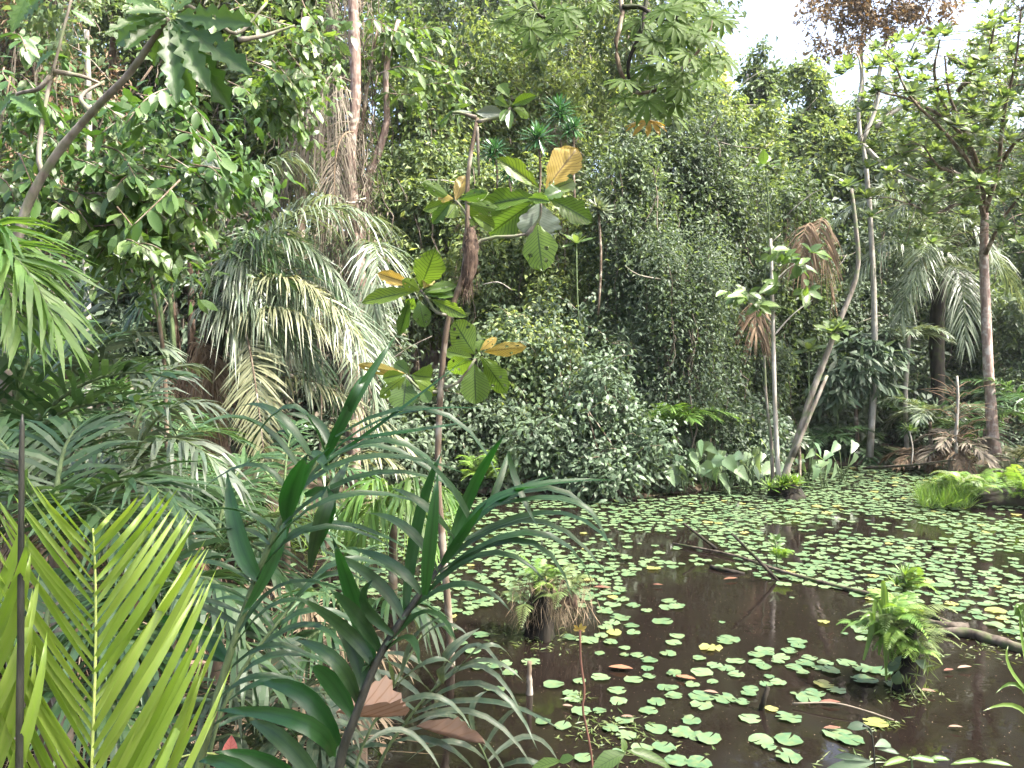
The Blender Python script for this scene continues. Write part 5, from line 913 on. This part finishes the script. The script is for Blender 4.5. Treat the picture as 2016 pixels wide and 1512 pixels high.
LOGM = bark_mat('log_bark', (.025, .019, .013), (.095, .08, .062), scale=18, C=(.05, .065, .025))
def log(label, q, r, name='fallen_log', cat='log', z=None, mat=LOGM, sides=8):
    pts = []
    for u, v, zz in q: pts.append(ground(u, v, zz))
    t = thing(name, label, cat, pts[0]) if False else None
    mb = MB(); mb.tube(spline(pts, 14), np.linspace(r[0], r[1], 14), sides, 0, wob=.12); return mb.build(name, [mat], None, label=label, cat=cat)
log('long thin fallen branch running from the far pads to the ferny stump', [(1325, 1070, .03), (1440, 1092, .03), (1530, 1122, .05), (1640, 1152, .02), (1770, 1185, .05), (1890, 1238, .03)], (.012, .026), 'fallen_branch', 'branch')
log('pale weathered plank like log behind the ferny stump', [(1800, 1222, .03), (1860, 1232, .05), (1905, 1238, .04)], (.03, .045))
log('mossy log lying in the water at the right edge', [(1815, 1245, .0), (1900, 1245, .04), (1960, 1262, .02), (2040, 1290, .01)], (.03, .055))
log('thin dark stick slanting out of the pads into the open water', [(1440, 1050, .49), (1490, 1100, .24), (1535, 1147, -.02)], (.012, .018), 'leaning_stick', 'stick', mat=M['bark_dark'])
log('thin stick poking out of the far pads left of the slanting one', [(1345, 1030, .31), (1380, 1057, .15), (1412, 1082, -.02)], (.012, .018), 'leaning_stick', 'stick', mat=M['bark_dark'])
log('short floating stick at the edge of the open water', [(1400, 1117, .01), (1430, 1123, .02), (1466, 1130, .0)], (.03, .02), 'floating_stick', 'stick', mat=M['bark_dark'])
log('small dark peg standing among the near pads', [(1497, 1400, -.02), (1504, 1378, .07), (1512, 1352, .15)], (.018, .014), 'broken_stick', 'stick', mat=M['bark_dark'])
log('thin curved twig lying over the near pads', [(1560, 1385, .02), (1640, 1384, .05), (1700, 1398, .04), (1760, 1418, .02)], (.006, .004), 'floating_twig', 'twig', mat=M['dead_grey'])
log('short submerged stake with pale tip under the loose pads', [(1043, 1372, -.02), (1042, 1335, .12), (1042, 1302, .235)], (.022, .015), 'broken_stick', 'stick', mat=M['bark_brown'])
log('brown log lying along the far bank below the dark bushes', [(930, 968, .05), (980, 966, .08), (1060, 968, .05)], (.07, .06))
log('long thin pole lying along the dark inlet', [(1700, 922, .06), (1790, 916, .25), (1880, 905, .5)], (.03, .015), 'fallen_branch', 'branch')
r_ = thing('log_seedling', 'small bright seedling sprouting from the long fallen branch', 'plant', ground(1530, 1118)); d = (ground(1530, 1118)-CAM).dot(_fw)
mb = MB(); mb.tube(pxs([(1530, 1120, d), (1528, 1090, d), (1527, 1062, d)]), .008, 5); mb.build('stem', [M['stem_green']], r_)
for a, b_ in (((1527, 1065), (1517, 1048)), ((1527, 1065), (1536, 1050)), ((1527, 1072), (1512, 1062)), ((1528, 1075), (1546, 1068)), ((1528, 1090), (1512, 1085)), ((1528, 1092), (1546, 1088))): px_leaf(r_, 'fresh', a, b_, 8, d)
ferns(r_, P(1530, 1100, d), 10, .2, FM, .05)
# fern mound at the right shore
r_ = thing('fern_mound', 'mound of pale green ferns and grass at the right shore', 'ferns', ground(1950, 1000)); g = ground(1960, 998)
mb = MB(); mb.tube(spline(pxs([(1850, 995, 12.6), (1920, 990, 12.4), (1990, 990, 12.3), (2080, 990, 12.3)]), 8), [.1, .15, .2, .22, .22, .22, .2, .15], 9, wob=.15); mb.build('soil_mound', [M['bark_dark']], r_)
for i in range(95): ferns(r_, P(U(1870, 2080), U(945, 985), 12.3+U(-.5, .5)), 1, .46, FM+[FD[0]], .02, (.2, 1.1))
mb = MB(); n = 1700; uu = NG.uniform(1815, 1910, n); pos = np.array([tuple(P(a, NG.uniform(955, 1000), 12.2+NG.uniform(-.6, .6))) for a in uu]); pos[:, 2] = np.abs(pos[:, 2])*.4; scatter(mb, pos, NG.normal(0, .45, (n, 3))+np.array([0, 0, 1]), NG.normal(0, 1, (n, 3)), NG.uniform(.14, .40, n), .010, NG.random(n)); mb.build('grass', [M['grass']], r_, kind='stuff')
r_ = thing('bank_fern', 'bright pale fern clump on the far bank behind the sapling', 'fern', P(955, 950, 13)); 
for i in range(26): ferns(r_, P(U(915, 1000), U(915, 950), 12.9+U(-.2, .2)), 1, .42, FM, .02, (.2, 1.1))
mb = MB(); n = 1500; uu = NG.uniform(440, 900, n); vv = NG.uniform(985, 1110, n); pos = np.array([tuple(ground(a, b_, .0)) for a, b_ in zip(uu, vv)]); k = NG.random(n) < np.clip(1.3-(vv-985)/90, .1, 1); pos = pos[k]; n = len(pos)
scatter(mb, pos, NG.normal(0, .6, (n, 3))+np.array([0, 0, .8]), NG.normal(0, 1, (n, 3)), NG.uniform(.12, .4, n), .016, NG.random(n)); mb.build('marsh_grass', [M['fern']], label='low bright grass and weeds at the swampy left waterside', cat='grass', kind='stuff')

mb = MB()
for u, v, w, n in [(1200, 1432, 90, 110), (1130, 1372, 30, 40), (1740, 1425, 40, 50), (1062, 1262, 90, 120), (1790, 1368, 70, 90), (1545, 985, 60, 80), (1950, 1275, 90, 90), (1240, 1460, 120, 90), (1010, 1150, 90, 60), (1690, 1500, 80, 50)]:
    uu = NG.normal(u, w*.5, n); vv = NG.normal(v, w*.16, n); pos = np.array([tuple(ground(a_, min(b_, 1600), .006)) for a_, b_ in zip(uu, vv)]); aa = NG.uniform(0, 6.28, n)
    scatter(mb, pos, np.stack([np.cos(aa), np.sin(aa), NG.normal(.02, .15, n)], 1), NG.normal(0, .3, (n, 3))+np.array([0, 0, 1]), NG.uniform(.02, .09, n), NG.uniform(.004, .016, n), NG.random(n))
mb.build('pond_weed', [M['fern_dull']], label='thin floating weeds and scum gathered round stumps and pads', cat='weeds', kind='stuff')
# ------------------------------------------------------------------ litter of the near bank
mb = MB(); n = 800; uu = NG.uniform(-80, 760, n); vv = 1085+430*NG.random(n)**.8; pos = np.array([tuple(ground(a, b_, .02+.10*NG.random())) for a, b_ in zip(uu, vv)]); a = NG.uniform(0, 6.28, n)
scatter(mb, pos, np.stack([np.cos(a), np.sin(a)*.5, NG.normal(.0, .22, n)], 1), NG.normal(0, .5, (n, 3))+np.array([0, -.2, 1]), NG.uniform(.08, .55, n), NG.uniform(.003, .011, n), NG.random(n)); mb.build('dry_litter', [M['straw']], label='dry straw and dead leaflets matted over the left shallows', cat='litter', kind='stuff')
mb = MB(); n = 130; uu = NG.uniform(-80, 900, n); vv = NG.uniform(1040, 1512, n); pos = np.array([tuple(ground(a, b_, .05)) for a, b_ in zip(uu, vv)]); pos = pos[uu < 560+NG.uniform(0, 300, n)]; n = len(pos)
scatter(mb, pos, NG.normal(0, .6, (n, 3)), NG.normal(0, .5, (n, 3))+np.array([0, -.2, 1]), NG.uniform(.06, .2, n), .05, NG.random(n), 0, 'T4'); mb.build('leaf_litter', [M['dead']], label='brown dead leaves strewn over the left shallows', cat='litter', kind='stuff')
for i, q in enumerate([[(520, 1240, 4.9), (600, 1150, 4.8), (690, 1230, 4.7)], [(560, 1290, 4.5), (640, 1240, 4.4), (780, 1290, 4.3)], [(430, 1180, 5.2), (520, 1120, 5.1), (600, 1200, 5.0)], [(480, 1400, 3.9), (600, 1350, 3.8), (730, 1400, 3.7)], [(100, 1250, 4.4), (220, 1180, 4.3), (330, 1260, 4.2)], [(60, 1400, 3.8), (200, 1350, 3.7), (330, 1420, 3.6)]]):
    r_ = thing('dead_palm_frond', ['bleached dead frond over the shallows behind the dark leaflets', 'bleached frond reaching right beside the sapling foot', 'bleached frond at the edge of the far shallows', 'straw coloured frond under the broad dark leaflets', 'dead frond behind the yellow green frond', 'dead frond low beneath the yellow green frond'][i], 'dead frond', P(*q[0]), 'dead fronds in the shallows'); add_frond(r_, pxs(q), [M['straw'], M['straw']], ll=.32, hang=.8, n=26, lw=.02, t0=.05)

# ------------------------------------------------------------------ near palms
def near_frond(root, pts, d, rad, mat='stem_green', name='frond'):
    mb = MB(); mb.tube(spline(pxs(pts), 20), np.linspace(rad, rad*.4, 20), 7, 0); return mb.build(name, [M[mat]], root)
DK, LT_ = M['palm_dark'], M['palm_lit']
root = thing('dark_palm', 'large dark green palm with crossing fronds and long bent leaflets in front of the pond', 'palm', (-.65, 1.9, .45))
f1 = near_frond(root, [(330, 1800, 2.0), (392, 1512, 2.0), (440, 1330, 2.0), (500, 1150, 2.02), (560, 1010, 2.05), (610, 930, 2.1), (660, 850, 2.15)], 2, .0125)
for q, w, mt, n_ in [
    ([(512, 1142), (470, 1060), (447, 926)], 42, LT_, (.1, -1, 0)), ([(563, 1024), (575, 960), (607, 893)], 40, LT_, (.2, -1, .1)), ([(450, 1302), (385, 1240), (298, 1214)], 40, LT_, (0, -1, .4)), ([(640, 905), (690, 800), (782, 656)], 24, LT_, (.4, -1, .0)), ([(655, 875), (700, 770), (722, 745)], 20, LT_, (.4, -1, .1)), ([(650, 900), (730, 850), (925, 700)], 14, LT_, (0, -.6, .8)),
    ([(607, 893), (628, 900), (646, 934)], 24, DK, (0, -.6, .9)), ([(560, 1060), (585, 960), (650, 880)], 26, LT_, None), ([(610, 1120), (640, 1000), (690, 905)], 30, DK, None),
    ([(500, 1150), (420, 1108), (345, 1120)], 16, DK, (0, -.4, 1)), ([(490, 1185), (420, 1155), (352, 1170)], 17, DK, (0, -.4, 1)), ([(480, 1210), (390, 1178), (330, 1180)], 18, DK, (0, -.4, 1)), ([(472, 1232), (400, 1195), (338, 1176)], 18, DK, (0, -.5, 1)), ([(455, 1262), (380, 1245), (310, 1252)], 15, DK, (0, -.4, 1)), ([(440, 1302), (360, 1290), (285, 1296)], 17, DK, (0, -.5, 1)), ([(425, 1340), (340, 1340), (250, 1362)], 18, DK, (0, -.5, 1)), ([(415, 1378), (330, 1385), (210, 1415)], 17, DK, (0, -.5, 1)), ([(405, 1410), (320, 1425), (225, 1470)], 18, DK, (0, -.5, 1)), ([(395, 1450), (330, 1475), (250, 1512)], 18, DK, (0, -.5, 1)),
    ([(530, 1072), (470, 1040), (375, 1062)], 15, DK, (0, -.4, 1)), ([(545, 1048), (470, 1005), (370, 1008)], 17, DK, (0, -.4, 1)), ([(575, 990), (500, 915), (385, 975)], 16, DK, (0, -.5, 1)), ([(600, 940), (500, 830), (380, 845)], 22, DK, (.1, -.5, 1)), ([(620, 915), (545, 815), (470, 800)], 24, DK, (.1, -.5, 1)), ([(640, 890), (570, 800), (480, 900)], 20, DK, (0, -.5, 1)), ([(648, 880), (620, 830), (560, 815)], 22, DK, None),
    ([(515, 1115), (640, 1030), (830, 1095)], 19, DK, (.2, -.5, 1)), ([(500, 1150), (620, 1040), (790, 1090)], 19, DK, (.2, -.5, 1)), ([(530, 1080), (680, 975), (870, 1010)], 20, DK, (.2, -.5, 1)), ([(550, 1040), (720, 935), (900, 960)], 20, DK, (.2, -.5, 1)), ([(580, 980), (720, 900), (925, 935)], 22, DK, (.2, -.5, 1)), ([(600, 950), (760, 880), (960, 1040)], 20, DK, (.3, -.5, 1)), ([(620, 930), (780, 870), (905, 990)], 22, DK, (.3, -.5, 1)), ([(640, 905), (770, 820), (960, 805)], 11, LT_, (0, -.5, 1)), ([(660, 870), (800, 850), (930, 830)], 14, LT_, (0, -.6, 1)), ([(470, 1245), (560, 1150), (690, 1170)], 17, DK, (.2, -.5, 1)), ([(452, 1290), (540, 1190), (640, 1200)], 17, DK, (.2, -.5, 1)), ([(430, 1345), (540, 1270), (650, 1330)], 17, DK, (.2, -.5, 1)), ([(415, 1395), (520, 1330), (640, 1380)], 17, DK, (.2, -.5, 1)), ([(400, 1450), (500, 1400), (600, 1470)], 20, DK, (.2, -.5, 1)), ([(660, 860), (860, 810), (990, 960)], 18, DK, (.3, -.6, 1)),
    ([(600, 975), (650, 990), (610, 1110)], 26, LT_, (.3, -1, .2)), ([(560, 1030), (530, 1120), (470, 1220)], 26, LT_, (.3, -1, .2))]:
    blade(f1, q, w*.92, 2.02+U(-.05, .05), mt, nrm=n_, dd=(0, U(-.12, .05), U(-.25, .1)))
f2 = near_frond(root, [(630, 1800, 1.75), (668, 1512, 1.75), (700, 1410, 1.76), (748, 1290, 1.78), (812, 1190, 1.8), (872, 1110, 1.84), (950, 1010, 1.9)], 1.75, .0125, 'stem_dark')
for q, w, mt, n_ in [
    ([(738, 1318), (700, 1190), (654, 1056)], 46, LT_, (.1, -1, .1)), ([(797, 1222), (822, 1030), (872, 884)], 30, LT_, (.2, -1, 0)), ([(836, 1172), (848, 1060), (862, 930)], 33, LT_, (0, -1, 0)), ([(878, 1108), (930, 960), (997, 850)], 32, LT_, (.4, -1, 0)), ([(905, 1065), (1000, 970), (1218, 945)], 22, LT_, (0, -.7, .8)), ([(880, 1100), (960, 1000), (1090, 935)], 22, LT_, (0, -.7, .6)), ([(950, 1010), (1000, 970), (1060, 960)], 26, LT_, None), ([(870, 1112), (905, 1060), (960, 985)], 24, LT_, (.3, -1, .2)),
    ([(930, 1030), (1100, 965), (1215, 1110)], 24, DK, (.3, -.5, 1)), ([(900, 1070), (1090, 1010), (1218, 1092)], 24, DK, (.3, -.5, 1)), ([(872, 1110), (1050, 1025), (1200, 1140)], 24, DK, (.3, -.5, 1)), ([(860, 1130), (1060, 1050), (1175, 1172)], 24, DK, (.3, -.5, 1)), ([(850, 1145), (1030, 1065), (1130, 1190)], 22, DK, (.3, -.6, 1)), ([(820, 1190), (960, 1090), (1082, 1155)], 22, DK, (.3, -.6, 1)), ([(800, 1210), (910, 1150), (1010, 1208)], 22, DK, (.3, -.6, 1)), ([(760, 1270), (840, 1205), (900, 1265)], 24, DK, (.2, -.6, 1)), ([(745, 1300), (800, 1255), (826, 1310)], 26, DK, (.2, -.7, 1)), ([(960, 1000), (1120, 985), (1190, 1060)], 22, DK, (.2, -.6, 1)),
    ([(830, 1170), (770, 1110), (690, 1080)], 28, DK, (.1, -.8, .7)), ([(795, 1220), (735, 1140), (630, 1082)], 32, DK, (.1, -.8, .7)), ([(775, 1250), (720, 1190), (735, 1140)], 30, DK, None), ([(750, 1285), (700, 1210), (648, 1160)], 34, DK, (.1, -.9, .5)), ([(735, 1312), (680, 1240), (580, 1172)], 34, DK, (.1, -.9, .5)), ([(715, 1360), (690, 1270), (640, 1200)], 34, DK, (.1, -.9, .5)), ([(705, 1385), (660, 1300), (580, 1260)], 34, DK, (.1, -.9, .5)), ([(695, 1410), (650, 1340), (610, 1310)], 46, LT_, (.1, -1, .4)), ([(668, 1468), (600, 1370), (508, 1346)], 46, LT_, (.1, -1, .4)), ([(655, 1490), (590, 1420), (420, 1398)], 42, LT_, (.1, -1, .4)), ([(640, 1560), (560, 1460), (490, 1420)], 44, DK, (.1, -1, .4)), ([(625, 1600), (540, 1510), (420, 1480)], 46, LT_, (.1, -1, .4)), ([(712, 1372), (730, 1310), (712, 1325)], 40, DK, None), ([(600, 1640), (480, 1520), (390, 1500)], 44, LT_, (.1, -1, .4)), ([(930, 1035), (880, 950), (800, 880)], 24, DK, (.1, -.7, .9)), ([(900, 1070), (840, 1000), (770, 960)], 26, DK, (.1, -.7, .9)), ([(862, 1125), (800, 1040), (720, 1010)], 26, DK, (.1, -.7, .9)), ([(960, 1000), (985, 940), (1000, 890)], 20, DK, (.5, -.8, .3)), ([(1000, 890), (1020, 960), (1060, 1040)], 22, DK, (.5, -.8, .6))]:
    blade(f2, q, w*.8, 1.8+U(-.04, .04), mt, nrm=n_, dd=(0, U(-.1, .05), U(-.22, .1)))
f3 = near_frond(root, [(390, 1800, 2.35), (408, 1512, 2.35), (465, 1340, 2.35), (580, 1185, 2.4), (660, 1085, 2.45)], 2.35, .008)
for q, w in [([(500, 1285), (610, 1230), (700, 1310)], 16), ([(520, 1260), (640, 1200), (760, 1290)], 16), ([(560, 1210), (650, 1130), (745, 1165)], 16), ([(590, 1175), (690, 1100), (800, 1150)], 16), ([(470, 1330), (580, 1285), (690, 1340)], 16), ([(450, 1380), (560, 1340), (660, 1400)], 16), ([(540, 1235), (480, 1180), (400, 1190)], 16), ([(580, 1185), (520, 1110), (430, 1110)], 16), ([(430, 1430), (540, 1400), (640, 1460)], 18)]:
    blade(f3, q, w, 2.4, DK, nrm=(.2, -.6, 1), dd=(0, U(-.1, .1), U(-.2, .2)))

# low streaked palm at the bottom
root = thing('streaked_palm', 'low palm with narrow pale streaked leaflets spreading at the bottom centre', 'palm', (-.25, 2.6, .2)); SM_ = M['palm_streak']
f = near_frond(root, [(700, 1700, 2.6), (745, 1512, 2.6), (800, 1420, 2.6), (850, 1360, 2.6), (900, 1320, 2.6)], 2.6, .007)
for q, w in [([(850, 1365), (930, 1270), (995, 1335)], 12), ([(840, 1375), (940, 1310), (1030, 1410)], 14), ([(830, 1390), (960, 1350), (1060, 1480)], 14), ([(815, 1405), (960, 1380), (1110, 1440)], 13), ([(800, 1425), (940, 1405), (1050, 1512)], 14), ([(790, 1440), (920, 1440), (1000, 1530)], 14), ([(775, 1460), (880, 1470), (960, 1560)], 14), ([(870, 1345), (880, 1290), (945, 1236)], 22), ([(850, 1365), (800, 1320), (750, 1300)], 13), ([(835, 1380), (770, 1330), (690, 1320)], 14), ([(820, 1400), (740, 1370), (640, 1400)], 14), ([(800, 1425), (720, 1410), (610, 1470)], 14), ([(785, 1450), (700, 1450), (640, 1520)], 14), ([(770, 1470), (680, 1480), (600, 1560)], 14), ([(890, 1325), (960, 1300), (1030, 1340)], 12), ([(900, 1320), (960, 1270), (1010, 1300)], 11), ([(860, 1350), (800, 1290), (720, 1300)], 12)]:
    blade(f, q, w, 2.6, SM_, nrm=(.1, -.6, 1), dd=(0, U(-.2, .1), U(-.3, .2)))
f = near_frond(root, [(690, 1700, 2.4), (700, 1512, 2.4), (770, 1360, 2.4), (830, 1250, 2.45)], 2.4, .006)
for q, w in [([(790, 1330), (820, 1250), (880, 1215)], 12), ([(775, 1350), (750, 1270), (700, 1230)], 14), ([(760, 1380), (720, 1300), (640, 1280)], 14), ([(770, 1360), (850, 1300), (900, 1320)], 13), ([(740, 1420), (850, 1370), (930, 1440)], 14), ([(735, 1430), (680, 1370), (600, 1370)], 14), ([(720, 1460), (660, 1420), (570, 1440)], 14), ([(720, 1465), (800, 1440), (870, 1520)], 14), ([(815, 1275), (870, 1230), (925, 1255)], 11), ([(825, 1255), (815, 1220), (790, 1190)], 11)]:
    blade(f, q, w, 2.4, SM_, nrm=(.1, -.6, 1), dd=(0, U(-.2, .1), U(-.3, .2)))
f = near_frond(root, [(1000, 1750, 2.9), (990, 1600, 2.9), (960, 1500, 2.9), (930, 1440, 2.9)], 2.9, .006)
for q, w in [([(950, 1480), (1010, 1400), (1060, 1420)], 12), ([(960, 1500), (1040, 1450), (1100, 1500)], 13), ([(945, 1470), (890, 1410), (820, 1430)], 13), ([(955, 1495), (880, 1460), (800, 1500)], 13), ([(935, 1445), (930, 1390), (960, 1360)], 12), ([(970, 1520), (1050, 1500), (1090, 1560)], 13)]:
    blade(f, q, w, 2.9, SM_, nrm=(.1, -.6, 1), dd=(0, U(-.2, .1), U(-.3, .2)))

# yellow-green frond, bottom left
root = thing('yellow_palm', 'young yellow green palm with stiff V shaped leaflets in the bottom left corner', 'palm', (-.7, 1.1, .45)); YP = M['palm_yellow']; DY = 1.3
f = near_frond(root, [(178, 2100, 1.26), (180, 1700, 1.28), (181, 1512, DY), (188, 1300, DY), (188, 1150, DY), (183, 1040, DY)], DY, .0036, 'stem_yellow')
def yb(f, v0, s, L, ang, w, bow=.06, d=DY, u0=None):
    u0 = 184 if u0 is None else u0; a = math.radians(ang); u1 = u0+s*L*math.sin(a); v1 = v0-L*math.cos(a); mu, mv = (u0+u1)/2+s*L*bow*math.cos(a), (v0+v1)/2+L*bow*math.sin(a)
    blade(f, [(u0, v0), (mu, mv), (u1, v1)], w, d, YP, nrm=(s*.35+U(-.15, .15), -1, U(0, .4)), dd=(0, U(-.06, .04), U(-.15, .12)), prof=(.45, .8, .95, 1., .92, .74, .45, .0))
nL = 32
for i in range(nL):
    t = i/(nL-1); v = 1050+t**1.1*860; L = 80+ (t**.6)*520; ang = 43-20*t**.7
    for s in (-1, 1): yb(f, v+U(-5, 5)+(6 if s > 0 else 0), s, L*U(.93, 1.08), ang+U(-2.5, 2.5), 9.5+8*min(1, t*2.2)+U(-2, 2), bow=U(-.01, .03))
f = near_frond(root, [(-80, 2000, 1.2), (-70, 1700, 1.22), (-60, 1500, 1.25), (-50, 1250, 1.3)], 1.25, .0036, 'stem_yellow')
for i in range(8):
    t = i/7; yb(f, 1250+t*520, 1, 260+260*t, 26-10*t+U(-3, 3), 24, d=1.25, u0=-55-10*t)
pole = thing('dark_cane', 'dark upright leafless stem standing at the left edge before the yellow palm', 'cane', (-.95, 1.6, .4)); mb = MB(); mb.tube(spline(pxs([(37, 1700, 1.2), (38, 1512, 1.2), (41, 1250, 1.2), (42, 1000, 1.2), (43, 880, 1.2), (44, 815, 1.2)]), 14), [px(a, 1.2) for a in np.linspace(8, 4.5, 13)]+[.0008], 9, wob=.03); mb.build('stalk', [M['stem_dark']], pole)

# small things along the bottom edge
o = link('dry_leaf', LM['brown'][0], None, 'big curled dry brown leaf lying under the dark fronds', 'dry leaf'); p = P(662, 1402, 2.1); o.matrix_world = frame_mat(p, P(820, 1448, 2.3)-p, (.15, -.35, .95), px(78, 2.1), px(165, 2.1), px(150, 2.1))
o = link('dry_leaf', LM['brown'][0], None, 'dark reddish brown dead leaf right of the big curled one', 'dry leaf'); p = P(820, 1430, 2.5); o.matrix_world = frame_mat(p, P(950, 1480, 2.5)-p, (.2, .6, .6), px(60, 2.5), px(140, 2.5)); 
r_ = thing('pink_seedling', 'pink young leaf on a thin curling stem at the bottom edge', 'plant', P(452, 1560, 2.0)); mb = MB(); mb.tube(spline(pxs([(312, 1460, 2.0), (325, 1495, 2.0), (380, 1485, 2.0), (430, 1488, 2.0), (460, 1540, 2.0)]), 14), .0025, 5); mb.build('stem', [M['stem_yellow']], r_)
px_leaf(r_, 'pink', (450, 1508), (456, 1448), 30, 1.98, 0, (.3, -1, .2))
r_ = thing('red_stem_plant', 'tall thin reddish stem with withered tip standing before the near pads', 'plant', P(1170, 1600, 2.6)); mb = MB(); mb.tube(spline(pxs([(1172, 1650, 2.6), (1167, 1512, 2.6), (1158, 1450, 2.6), (1147, 1395, 2.6), (1151, 1360, 2.6), (1143, 1300, 2.6), (1142, 1240, 2.6)]), 14), .0042, 6); mb.build('stem', [M['stem_red']], r_)
for a in (20, 80, 150, 200, 260, 320): px_leaf(r_, 'yellow', (1142, 1240), (1142+14*math.cos(math.radians(a)), 1236-9*math.sin(math.radians(a))), 6, 2.6)
def seedling(label, stem, lv, d, key='fresh', mat='stem_green'):
    r_ = thing('seedling', label, 'plant', P(*stem[0], d), 'seedlings along the bottom edge'); mb = MB(); mb.tube(spline(pxs(stem, d), 10), .003, 5); mb.build('stem', [M[mat]], r_)
    for b, t, w in lv: px_leaf(r_, key, b, t, w, d, U(-.05, .05), (U(-.3, .3), -.6, 1))
seedling('bright green seedling with two broad leaves at the bottom edge', [(1205, 1580), (1215, 1510), (1232, 1480)], [((1230, 1482), (1165, 1512), 36), ((1232, 1478), (1330, 1502), 24), ((1230, 1480), (1228, 1455), 14)], 2.4)
seedling('green seedling leaf just left of the bright one', [(1090, 1600), (1100, 1510)], [((1105, 1498), (1040, 1512), 24), ((1100, 1500), (1130, 1490), 20)], 2.4)
seedling('seedling with dusky purple leaves over the big bottom pad', [(1725, 1600), (1722, 1500), (1715, 1440), (1700, 1428)], [((1712, 1432), (1672, 1426), 20), ((1722, 1470), (1756, 1458), 20), ((1725, 1475), (1772, 1480), 12), ((1720, 1500), (1640, 1488), 16), ((1724, 1500), (1610, 1525), 30), ((1700, 1428), (1722, 1448), 12)], 2.5, 'bushy', 'stem_dark')
seedling('seedling with thin pointed leaves at the bottom right', [(1800, 1600), (1795, 1500), (1788, 1492)], [((1790, 1492), (1850, 1500), 15), ((1830, 1495), (1870, 1490), 12), ((1788, 1494), (1740, 1505), 14), ((1930, 1500), (1995, 1503), 13), ((1935, 1500), (1880, 1496), 12)], 2.5)
r_ = thing('sedge', 'thin green sedge leaning in from the right edge', 'plant', P(2030, 1420, 2.9))
for q in [[(2040, 1420), (2005, 1350), (1960, 1365)], [(2040, 1400), (2010, 1250), (2014, 1200)], [(2045, 1380), (1990, 1320), (1985, 1270)], [(2040, 1440), (2000, 1390), (1935, 1400)], [(2030, 1300), (2010, 1200), (1995, 1210)]]: blade(r_, q, 9, 2.9, M['grass'], name='grass_blade')
px_leaf(r_, 'fresh', (2030, 1190), (1998, 1212), 26, 2.9)

# ------------------------------------------------------------------ damp air
hb = MB(); x0, x1, y0, y1, z0, z1 = -345, 345, -320, 420, -1.5, 24
hv = [(x, y, z) for x in (x0, x1) for y in (y0, y1) for z in (z0, z1)]
hb.add(hv, [(0, 1, 3), (0, 3, 2), (4, 6, 7), (4, 7, 5), (0, 4, 5), (0, 5, 1), (2, 3, 7), (2, 7, 6), (0, 2, 6), (0, 6, 4), (1, 5, 7), (1, 7, 3)])
m = bpy.data.materials.new('haze'); m.use_nodes = True; nt = m.node_tree; nt.nodes.clear(); o_ = N(nt, 'ShaderNodeOutputMaterial'); v_ = N(nt, 'ShaderNodeVolumePrincipled'); v_.inputs['Color'].default_value = (.9, .95, 1, 1); v_.inputs['Density'].default_value = HAZE; v_.inputs['Anisotropy'].default_value = .2
nt.links.new(v_.outputs[0], o_.inputs['Volume']); hb.build('haze', [m], kind='stuff')
